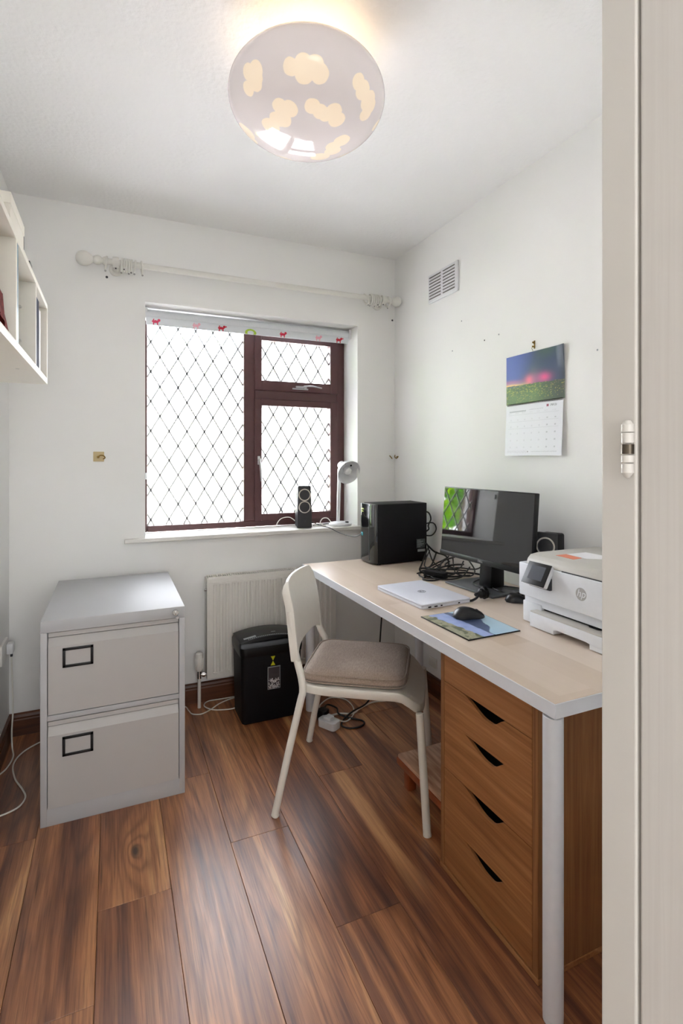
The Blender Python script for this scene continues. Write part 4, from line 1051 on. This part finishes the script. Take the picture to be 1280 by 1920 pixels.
# ------------------------------------------------------------------ roller blind
T = thing('roller_blind', 'rolled up white blind with red, pink and green animal prints at the window top', 'blind', (.74, 2.90, 2.0))
part('roller', cyl(NB(), (WX0+.006, 2.895, 2.026), (WX1-.018, 2.895, 2.026), .026, 32, .001), M['blind'], T)
bx0, bx1 = WX0+.008, WX1-.024
MOT = [(.040, (206, 60, 96), 0), (.218, (226, 170, 186), 0), (.335, (190, 24, 50), 1), (.478, (158, 190, 58), 2), (.640, (206, 40, 72), 0), (.830, (228, 160, 178), 0), (.945, (196, 24, 48), 1)]
def bcol(u, v):
    X = u*(bx1-bx0); z = v*.040; base = lin((216, 220, 224))
    for mu, col, k in MOT:
        dx, dz = (X-mu*(bx1-bx0))/1.35, (z-.016)/1.35
        if k == 2:
            r = sqrt(dx*dx*.45+(dz+.006)**2)
            if .009 < r < .016 and dz > -.012: return lin(col)
        else:
            body = (dx/.013)**2+((dz-.001)/.0055)**2 < 1; head = (dx-.013)**2+(dz-.007)**2 < .0055**2; tail = abs(dx+.010-(dz-.0)*.4) < .0022 and 0 < dz < .012
            legs = dz < 0 and dz > -.013 and (abs(dx-.008) < .0022 or abs(dx+.007) < .0022)
            ear = k == 1 and abs(dz-.008) < .002 and 0 < dx-.008 < .016
            if body or head or legs or tail or ear: return lin(col)
    return base
def bpos(u, v): return (lerp(bx0, bx1, u), 2.8685-.002*sin(pi*v), 1.968+.040*v)
part('blind_fabric', sheet(760, 26, bpos, bcol), M['print_cloth'], T, smooth=False)
part('hem_bar', box(NB(), bx0, bx1, 2.869, 2.8745, 1.9675, 2.030, .002), M['blind'], T)
bm = NB(); box(bm, bx0, bx1, 2.8655, 2.8672, 2.0085, 2.032, .0004); part('folded_fabric', bm, M['blind'], T)
for x in (WX0+.001, WX1-.017): part('end_bracket', box(NB(), x, x+.016, 2.87, 2.925, 2.0, 2.056, .002), M['white_plastic'], T)
single('cord_cleat', box(NB(), WX0+.0005, WX0+.010, 2.80, 2.812, 1.165, 1.198, .004), M['white_plastic'], 'small white cord cleat on the left window reveal', 'cleat')

# brass hold back hooks
T = thing('curtain_hook', 'brass curtain hook on a wooden plate left of the window', 'curtain hook', (-.06, 2.78, 1.278))
bm = NB(); box(bm, -.088, -.040, 2.779, YB, 1.256, 1.304, .002); part('wall_plate', bm, plain('pale_wood_plate', (206, 186, 142), .6), T)
bm = NB(); cyl(bm, (-.066, 2.779, 1.278), (-.066, 2.765, 1.278), .004, 10); tube(bm, [(-.066, 2.766, 1.278), (-.056, 2.756, 1.286), (-.042, 2.758, 1.284), (-.036, 2.766, 1.274), (-.044, 2.770, 1.268)], .0028, 8); lathe(bm, [(0, 0), (.006, .001), (.005, .004), (0, .006)], (-.066, 2.766, 1.278), (0, -1, 0), 12); part('hook', bm, M['brass'], T)
T = thing('curtain_hook', 'twisted brass curtain hook in the right back corner', 'curtain hook', (1.575, 2.76, 1.28))
bm = NB(); tube(bm, [(1.562, 2.785, 1.276), (1.556, 2.768, 1.270), (1.545, 2.757, 1.276), (1.538, 2.762, 1.286), (1.542, 2.772, 1.288)], .0030, 8); tube(bm, [(1.584, 2.745, 1.282), (1.570, 2.738, 1.272), (1.560, 2.742, 1.280), (1.566, 2.750, 1.292)], .0028, 8); cyl(bm, (1.585, 2.745, 1.282), (1.574, 2.743, 1.280), .0045, 10)
part('hook', bm, M['brass'], T)

# ------------------------------------------------------------------ shelf unit on the left wall
T = thing('wall_shelf_unit', 'open white shelf unit hung high on the left wall', 'shelf unit', (-.318, 1.2, 1.515))
SX0, SX1, SY1, SZ0, SZ1 = XL+.001, -.200, 1.977, 1.517, 1.783
part('bottom_board', box(NB(), SX0, SX1, .45, SY1, SZ0, SZ0+.020, .001), M['shelf'], T)
part('top_board', box(NB(), SX0, SX1, .45, SY1, SZ1-.016, SZ1, .001), M['shelf'], T)
for y in (SY1-.014, 1.690, 1.364, 1.03, .70, .45): part('side_board', box(NB(), SX0, SX1, y, y+.014, SZ0+.0195, SZ1-.0155, .0008), M['shelf'], T)
bm = NB(); box(bm, SX0, SX0+.003, .45, SY1, SZ0+.02, SZ1-.016); part('back_board', bm, M['shelf'], T)
bm = NB()
for y in (1.690, 1.364):
    for z in (1.600, 1.695): lathe(bm, [(0, 0), (.004, 0), (.004, .007), (0, .007)], (-.238, y+.0, z), (0, -1, 0), 10); box(bm, -.252, -.238, y-.004, y, z-.002, z+.001)
part('shelf_peg', bm, M['printer_grey'], T)
bm = NB()
for x, y in ((-.24, 1.30), (-.24, 1.66), (-.24, 1.05)): lathe(bm, [(0, 0), (.006, 0), (.004, .0016), (0, .0008)], (x, y, SZ0+.0003), (0, 0, -1), 12)
part('screw_cap', bm, M['printer_grey'], T)
def book(name, x1, d, y0, y1, h, m, label, cat, z=SZ0+.0202, cover=.002):
    T = thing(name, label, cat, (x1-d/2, (y0+y1)/2, z))
    bm = NB(); prism(bm, [(x1-d, y0), (x1-.004, y0), (x1, y0+.003), (x1, y1-.003), (x1-.004, y1), (x1-d, y1), (x1-d, y1-cover), (x1-.006, y1-cover), (x1-.006, y0+cover), (x1-d, y0+cover)], 2, z, z+h); part('cover', bm, m, T, smooth=False)
    part('pages', box(NB(), x1-d+.004, x1-.006, y0+cover, y1-cover, z+.003, z+h-.003), M['paper'], T)
book('ring_binder', -.2012, .20, 1.708, 1.773, .198, M['navy'], 'navy blue book standing in the far compartment of the wall shelf', 'book')
book('white_book', -.2014, .19, 1.778, 1.806, .178, M['paper'], 'white book standing right of the navy one on the wall shelf', 'book')
book('white_book', -.204, .19, 1.812, 1.832, .176, M['printer_white'], 'thin white book, the furthest right of those on the wall shelf', 'book')
book('glossy_folder', -.2012, .20, 1.380, 1.410, .228, M['blueish'], 'pale blue glossy folder against the divider of the middle shelf compartment', 'folder')
# crumpled red cloth pouch in the nearest compartment
bm = NB(); n = 26
G = [[bm.verts.new((-.204+.02*sin(i*.9)*.1-.004-.11*(j/n), 1.16+.185*(i/n), SZ0+.021+max(0, .105*sin(pi*min(1, .25+i/n*.78))**1.2*(1-.2*j/n)+.018*noise.noise(Vector((i*.3, j*.3, 0))))*(1 if 0 < j else .25))) for j in range(n+1)] for i in range(n+1)]
for i in range(n):
    for j in range(n): bm.faces.new((G[i][j], G[i+1][j], G[i+1][j+1], G[i][j+1]))
geom = bmesh.ops.solidify(bm, geom=list(bm.faces), thickness=.004)
single('cloth_pouch', bm, M['red_cloth'], 'crumpled red cloth lying in the nearest compartment of the wall shelf', 'cloth')
T = thing('storage_box', 'white box standing on top of the wall shelf', 'box', (-.31, 1.745, SZ1))
part('carton', box(NB(), -.375, -.252, 1.630, 1.858, SZ1+.0005, 1.968, .002), M['shelf'], T); part('box_lid', box(NB(), -.377, -.250, 1.628, 1.860, 1.955, 1.986, .002), M['shelf'], T)
single('slim_book', box(NB(), -.375, -.252, 1.8635, 1.8695, SZ1+.0003, 1.992, .001), M['grey_dark'], 'slim dark book standing against the far end of the white box on the wall shelf', 'book')
single('slim_photoframe', box(NB(), -.228, -.221, 1.745, 1.79, SZ1+.0003, 1.846, .001), M['grey_dark'], 'small thin dark notebook standing at the front edge of the wall shelf top', 'photoframe')  # thin dark item, modelled as a small picture frame

# ------------------------------------------------------------------ sockets, plug and cables
T = thing('wall_socket', 'white double wall socket low on the left wall', 'socket', (XL+.004, 2.60, .44))
part('face_plate', box(NB(), XL+.0005, XL+.011, 2.555, 2.690, .398, .484, .003), M['socket'], T)
T = thing('plug', 'white moulded plug pushed into the left wall socket', 'plug', (XL+.03, 2.655, .44))
bm = NB(); box(bm, XL+.0113, XL+.038, 2.635, 2.680, .420, .466, .006); part('plug_body', bm, M['white_plastic'], T); bm = NB(); cyl(bm, (XL+.028, 2.66, .421), (XL+.028, 2.66, .404), .005, 12); part('cord_grip', bm, M['grey_dark'], T)
def cable(pts, r, m, label, group=None, name='cable'):
    return single(name, tube(NB(), pts, r, 8, 9), M[m], label, 'cable', group)
cable([(XL+.028, 2.66, .405), (XL+.03, 2.665, .30), (XL+.034, 2.66, .18), (XL+.03, 2.655, .08), (-.402, 2.645, .012), (-.388, 2.575, .004), (-.398, 2.49, .004), (-.425, 2.42, .004), (-.405, 2.30, .004), (-.35, 2.05, .004)], .0032, 'cable_white', 'white cable hanging from the plug down to the floor by the left wall')
cable([(-.205, 2.72, .004), (-.29, 2.668, .004), (-.355, 2.600, .004), (-.377, 2.51, .0045), (-.356, 2.40, .004), (-.318, 2.31, .004), (-.300, 2.25, .004), (-.312, 2.20, .004), (-.345, 2.176, .004), (-.395, 2.16, .004), (-.425, 2.14, .004)], .0032, 'cable_white', 'white cable curving over the floor left of the filing cabinet')
cable([(.262, 2.69, .004), (.30, 2.745, .004), (.337, 2.742, .004), (.348, 2.690, .004), (.36, 2.650, .004), (.400, 2.632, .004), (.450, 2.660, .004), (.500, 2.704, .0045), (.56, 2.735, .004), (.62, 2.745, .004)], .003, 'cable_white', 'white cable looping on the floor below the radiator valve')
cable([(.59, 2.66, .010), (.56, 2.615, .010), (.50, 2.622, .010), (.452, 2.648, .010), (.425, 2.70, .010), (.452, 2.752, .006), (.52, 2.756, .004), (.66, 2.752, .004), (.76, 2.74, .004)], .003, 'cable_white', 'white cable coil passing behind the paper shredder')
T = thing('mains_adaptor', 'white plug adaptor lying on the floor beneath the chair', 'adaptor', (.935, 2.27, 0), radians(-60))
bm = NB(); prism(bm, rrect(.100, .058, .016), 2, .001, .036, .004); part('adaptor_body', bm, M['white_plastic'], T, world=False)
bm = NB(); prism(bm, [(-.018, -.022), (.020, -.016), (.020, .016), (-.018, .022)], 2, .036, .052, .003); part('plug', bm, M['white_plastic'], T, world=False)
T = thing('mains_plug', 'black plug behind the white adaptor on the floor under the desk', 'plug', (.935, 2.345, 0), radians(-60))
bm = NB(); prism(bm, rrect(.05, .046, .012), 2, .001, .050, .005); part('plug_body', bm, M['black'], T, world=False)
cable([(.965, 2.29, .03), (1.02, 2.275, .006), (1.085, 2.320, .004), (1.12, 2.40, .004), (1.115, 2.49, .004), (1.055, 2.535, .004), (.97, 2.47, .012), (.94, 2.40, .02)], .0032, 'cable_white', 'white cable curling behind the adaptor under the desk')
cable([(.965, 2.345, .012), (1.03, 2.36, .004), (1.09, 2.335, .004), (1.15, 2.37, .004), (1.235, 2.400, .004), (1.33, 2.385, .005), (1.44, 2.42, .004)], .0042, 'cable_white', 'thick white lead stretched along the floor under the desk')
cable([(.95, 2.37, .04), (.99, 2.42, .03), (1.03, 2.40, .014), (1.02, 2.35, .010), (1.055, 2.30, .005), (1.10, 2.255, .004), (1.095, 2.220, .004), (1.05, 2.205, .004), (1.005, 2.222, .004), (.995, 2.262, .004), (1.04, 2.305, .010), (1.10, 2.345, .011), (1.19, 2.39, .010), (1.26, 2.45, .03), (1.31, 2.49, .12), (1.34, 2.50, .40), (1.36, 2.49, .69)], .0042, 'cable_black', 'black power cord looped on the floor beneath the chair')
cable([(1.10, 2.02, .694), (1.10, 2.05, .63), (1.13, 2.10, .58), (1.22, 2.2, .53), (1.30, 2.3, .60), (1.33, 2.34, .693)], .003, 'cable_black', 'black cable hanging in a loop under the desk top')
single('wall_plate', box(NB(), XR-.008, XR, 2.33, 2.40, .145, .195, .002), M['socket'], 'small white wall plate on the right wall under the desk', 'wall plate')

gname = 'black cables heaped behind the laptop'; gl = 'thin black cable tangled in the heap left of the monitor stand'
DZ = .7335
heap = [
 [(1.512, 2.31, .80), (1.46, 2.24, .80), (1.40, 2.19, .75), (1.345, 2.12, DZ), (1.34, 2.03, DZ), (1.40, 1.96, DZ), (1.47, 1.90, .745)],
 [(1.512, 2.33, .82), (1.47, 2.25, .83), (1.44, 2.16, .77), (1.41, 2.05, .75), (1.36, 1.97, DZ), (1.30, 1.97, DZ), (1.285, 2.03, DZ), (1.34, 2.09, .74), (1.43, 2.06, .745), (1.50, 1.97, .75)],
 [(1.30, 2.075, DZ), (1.325, 2.085, DZ), (1.36, 2.06, .74), (1.42, 2.03, .75), (1.49, 2.02, .755), (1.53, 1.94, .76), (1.52, 1.86, .80)],
 [(1.512, 2.35, .835), (1.49, 2.22, .80), (1.50, 2.13, .79), (1.46, 2.05, .76), (1.40, 2.0, .75), (1.33, 1.94, DZ), (1.28, 1.93, DZ), (1.262, 1.965, DZ), (1.31, 2.0, .74), (1.40, 1.99, .755)],
 [(1.54, 2.2, .76), (1.47, 2.12, .76), (1.40, 2.09, .75), (1.34, 2.05, DZ), (1.30, 2.0, .74), (1.335, 1.95, .745), (1.40, 1.93, .75), (1.45, 1.97, .76), (1.44, 2.05, .765), (1.50, 2.10, .77)],
 [(1.53, 2.12, .83), (1.50, 2.07, .77), (1.44, 1.98, .76), (1.42, 1.93, .75), (1.46, 1.89, .745), (1.51, 1.92, .76), (1.53, 2.0, .80)],
 [(1.545, 2.05, .76), (1.47, 2.02, .77), (1.40, 2.02, .765), (1.36, 2.0, .755), (1.40, 1.955, .75), (1.48, 1.93, .75), (1.55, 1.88, .74)],
 [(1.53, 2.16, .80), (1.49, 2.10, .79), (1.42, 2.12, .755), (1.36, 2.09, .745), (1.325, 2.02, .745), (1.31, 1.955, .737), (1.35, 1.905, .737), (1.42, 1.895, .745), (1.49, 1.93, .775)],
 [(1.512, 2.29, .79), (1.44, 2.20, .79), (1.38, 2.13, .775), (1.345, 2.07, .76), (1.37, 1.985, .765), (1.44, 1.945, .77), (1.50, 1.99, .79)],
 [(1.52, 2.24, .79), (1.43, 2.16, .74), (1.37, 2.16, DZ), (1.33, 2.07, .74), (1.385, 2.03, .76), (1.45, 2.08, .78), (1.49, 2.02, .81)]]
for k, p in enumerate(heap): cable(p, .0032 if k % 3 else .0042, 'cable_black', gl, gname)
cable([(1.512, 2.40, .98), (1.535, 2.345, .985), (1.548, 2.335, .95), (1.535, 2.34, .915), (1.55, 2.36, .89), (1.52, 2.37, .87)], .0042, 'cable_black', 'black cable looping from the back of the computer tower')
cable([(1.512, 2.42, .90), (1.55, 2.33, .93), (1.565, 2.31, .90), (1.545, 2.32, .865), (1.52, 2.36, .86)], .0036, 'cable_black', 'lower black cable loop at the back of the computer tower')
T = thing('power_brick', 'black power brick lying in the cable heap', 'power supply', (1.335, 1.975, .733), radians(-62))
bm = NB(); prism(bm, rrect(.105, .044, .008), 2, .001, .028, .004); part('brick', bm, M['black_matt'], T, world=False)
# laptop charger plug
T = thing('power_plug', 'black three pin plug on the desk beside the laptop corner', 'plug', (1.302, 1.602, .7305), radians(25))
bm = NB(); lathe(bm, [(0, -.012), (.020, -.012), (.023, -.008), (.0235, .004), (.018, .006), (.018, .018), (.010, .026), (.006, .040), (0, .040)], (0, 0, .0245), (-1, .5, -.12), 24); part('plug_body', bm, M['black'], T, world=False)
bm = NB()
for y, z, s in ((0, .033, .004), (-.011, .018, .003), (.011, .018, .003)): box(bm, .009, .028, y-s, y+s, z-.002, z+.002)
part('pin', bm, M['chrome'], T, world=False)
cable([(1.28, 1.600, .756), (1.262, 1.590, .745), (1.24, 1.588, .737), (1.222, 1.592, .7345)], .0045, 'cable_black', 'short black lead between the laptop corner and its plug')
cable([(1.325, 1.612, .75), (1.36, 1.64, .746), (1.385, 1.69, .7435), (1.38, 1.74, .7435), (1.40, 1.79, .744), (1.47, 1.83, .744), (1.53, 1.85, .742)], .0028, 'cable_black', 'black cable crossing the monitor stand base')
cable([(1.50, 1.57, .7335), (1.44, 1.60, .7335), (1.405, 1.64, .7435), (1.43, 1.70, .7435), (1.50, 1.66, .7435), (1.545, 1.60, .7335)], .0026, 'cable_black', 'black cable near the printer at the right of the stand base')
# sill cables
cable([(.985, 2.90, .90), (.95, 2.915, .925), (.90, 2.915, .920), (.872, 2.905, .895), (.868, 2.90, .876)], .0026, 'cable_white', 'white cable arching from the sill loudspeaker')
cable([(1.20, 2.87, .885), (1.170, 2.865, .915), (1.135, 2.855, .915), (1.115, 2.84, .89), (1.14, 2.82, .876), (1.10, 2.83, .876), (1.06, 2.85, .876)], .0028, 'cable_white', 'white flex looping beside the lamp base on the sill')
cable([(1.05, 2.86, .905), (1.09, 2.84, .888), (1.125, 2.79, .876), (1.14, 2.752, .872), (1.17, 2.66, .85), (1.185, 2.52, .852), (1.194, 2.448, .876)], .0022, 'cable_black', 'thin black cable running from the sill loudspeaker to the computer tower')
cable([(1.07, 2.84, .880), (1.11, 2.86, .876), (1.18, 2.91, .876), (1.26, 2.91, .876)], .0024, 'cable_black', 'thin black cable lying along the sill behind the lamp')

# ------------------------------------------------------------------ ceiling light
T = thing('ceiling_light', 'round frosted glass ceiling light with cream clouds', 'ceiling light', (.522, 1.436, 2.325))
bm = NB(); pf = []
for k in range(49):
    t = pi*k/48*.80
    pf.append((.228*sin(t), -.130*cos(t)))
inner = [(r*.985, z*.985) for r, z in reversed(pf)]
lathe(bm, pf+inner, (0, 0, 0), (0, 0, 1), 96)
part('glass_shade', bm, M['shade'], T, world=False, angle=60)
part('ceiling_rose', cyl(NB(), (.522, 1.436, 2.462), (.522, 1.436, ZC), .05, 32, .003), M['white_plastic'], T)
part('lamp_holder', cyl(NB(), (.522, 1.436, 2.435), (.522, 1.436, 2.463), .018, 20, .002), M['white_plastic'], T)
bm = NB(); lathe(bm, [(0, -.0185), (.006, -.017), (.009, -.010), (.010, 0), (0, .002)], (.522, 1.436, 2.201), (0, 0, 1), 20); 
bm.free()
# ------------------------------------------------------------------ outside the window
GZ = -2.7
struct('ground', box(NB(), -30, 40, 3.3, 60, GZ-.2, GZ), M['bounce_ground'])  # ground made pale to throw daylight up onto the ceiling
def tree(name, x, y, h, r, m, label, leaves=2600, seed=1, size=.16, z0=GZ):
    rr = random.Random(seed); T = thing(name, label, 'tree', (x, y, z0))
    bm = NB(); tube(bm, [(0, 0, 0), (.05, 0, h*.3), (-.05, .05, h*.6), (0, 0, h*.85)], [.16, .14, .1, .05, .04], 8, 4); part('trunk', bm, M['bark'], T, world=False)
    bm = NB()
    cl = [(Vector((rr.gauss(0, .5)*r, rr.gauss(0, .5)*r, h*.62+rr.uniform(-.38, .38)*h)), rr.uniform(.35, .6)*r) for _ in range(14)]
    for _ in range(leaves):
        c, q = rr.choice(cl); d = Vector((rr.gauss(0, 1), rr.gauss(0, 1), rr.gauss(0, 1))).normalized()*q*rr.random()**.33; p = c+d
        a = Vector((rr.gauss(0, 1), rr.gauss(0, 1), rr.gauss(0, 1))).normalized(); b = a.orthogonal().normalized(); s = size*rr.uniform(.6, 1.3)
        bm.faces.new([bm.verts.new(p+v) for v in (a*s, b*s*.5, -a*s, -b*s*.5)])
    part('foliage', bm, m, T, world=False, smooth=False, recalc=False)
for x, y, h, r, sd, lb in ((-5.4, 8.9, 7.4, 1.5, 3, 'leafy green garden tree nearest the window, mirrored in the monitor'), (-9.4, 10.4, 8.0, 1.7, 4, 'leafy green garden tree further left, mirrored in the monitor')):
    tree('garden_tree', x, y, h, r, M['leaf'], lb, 6500, sd, .13)
tree('pale_tree', 10.8, 15, 5.6, 1.7, M['leaf_pale'], 'pale leafy tree seen through the right hand casement', 2600, 21, .2)
tree('pale_tree', -2.2, 19, 4.6, 1.2, M['leaf_pale'], 'pale bush seen low through the left edge of the window', 1600, 22, .2)
T = thing('neighbouring_house', 'pale rendered house across the garden, bleached by daylight', 'house', (3.2, 17, GZ))
part('wall', box(NB(), 1.1, 7.6, 16, 22, GZ, 1.32), M['house'], T)
bm = NB(); prism(bm, [(15.8, 1.34), (19, 3.1), (22.2, 1.34)], 0, .95, 7.8); part('roof', bm, M['house'], T)
part('gutter', box(NB(), .9, 7.8, 15.68, 15.80, 1.27, 1.36), M['gutter'], T)
for x, z in ((1.75, -.95), (3.0, -.95), (4.9, -.9), (6.2, -.9), (2.3, .15), (5.4, .15)):
    wf = part('window', box(NB(), x, x+.75, 15.93, 16.0, z, z+1.0), M['gutter'], T); part('window_pane', box(NB(), x+.07, x+.68, 15.9, 15.94, z+.07, z+.93), M['house'], wf)
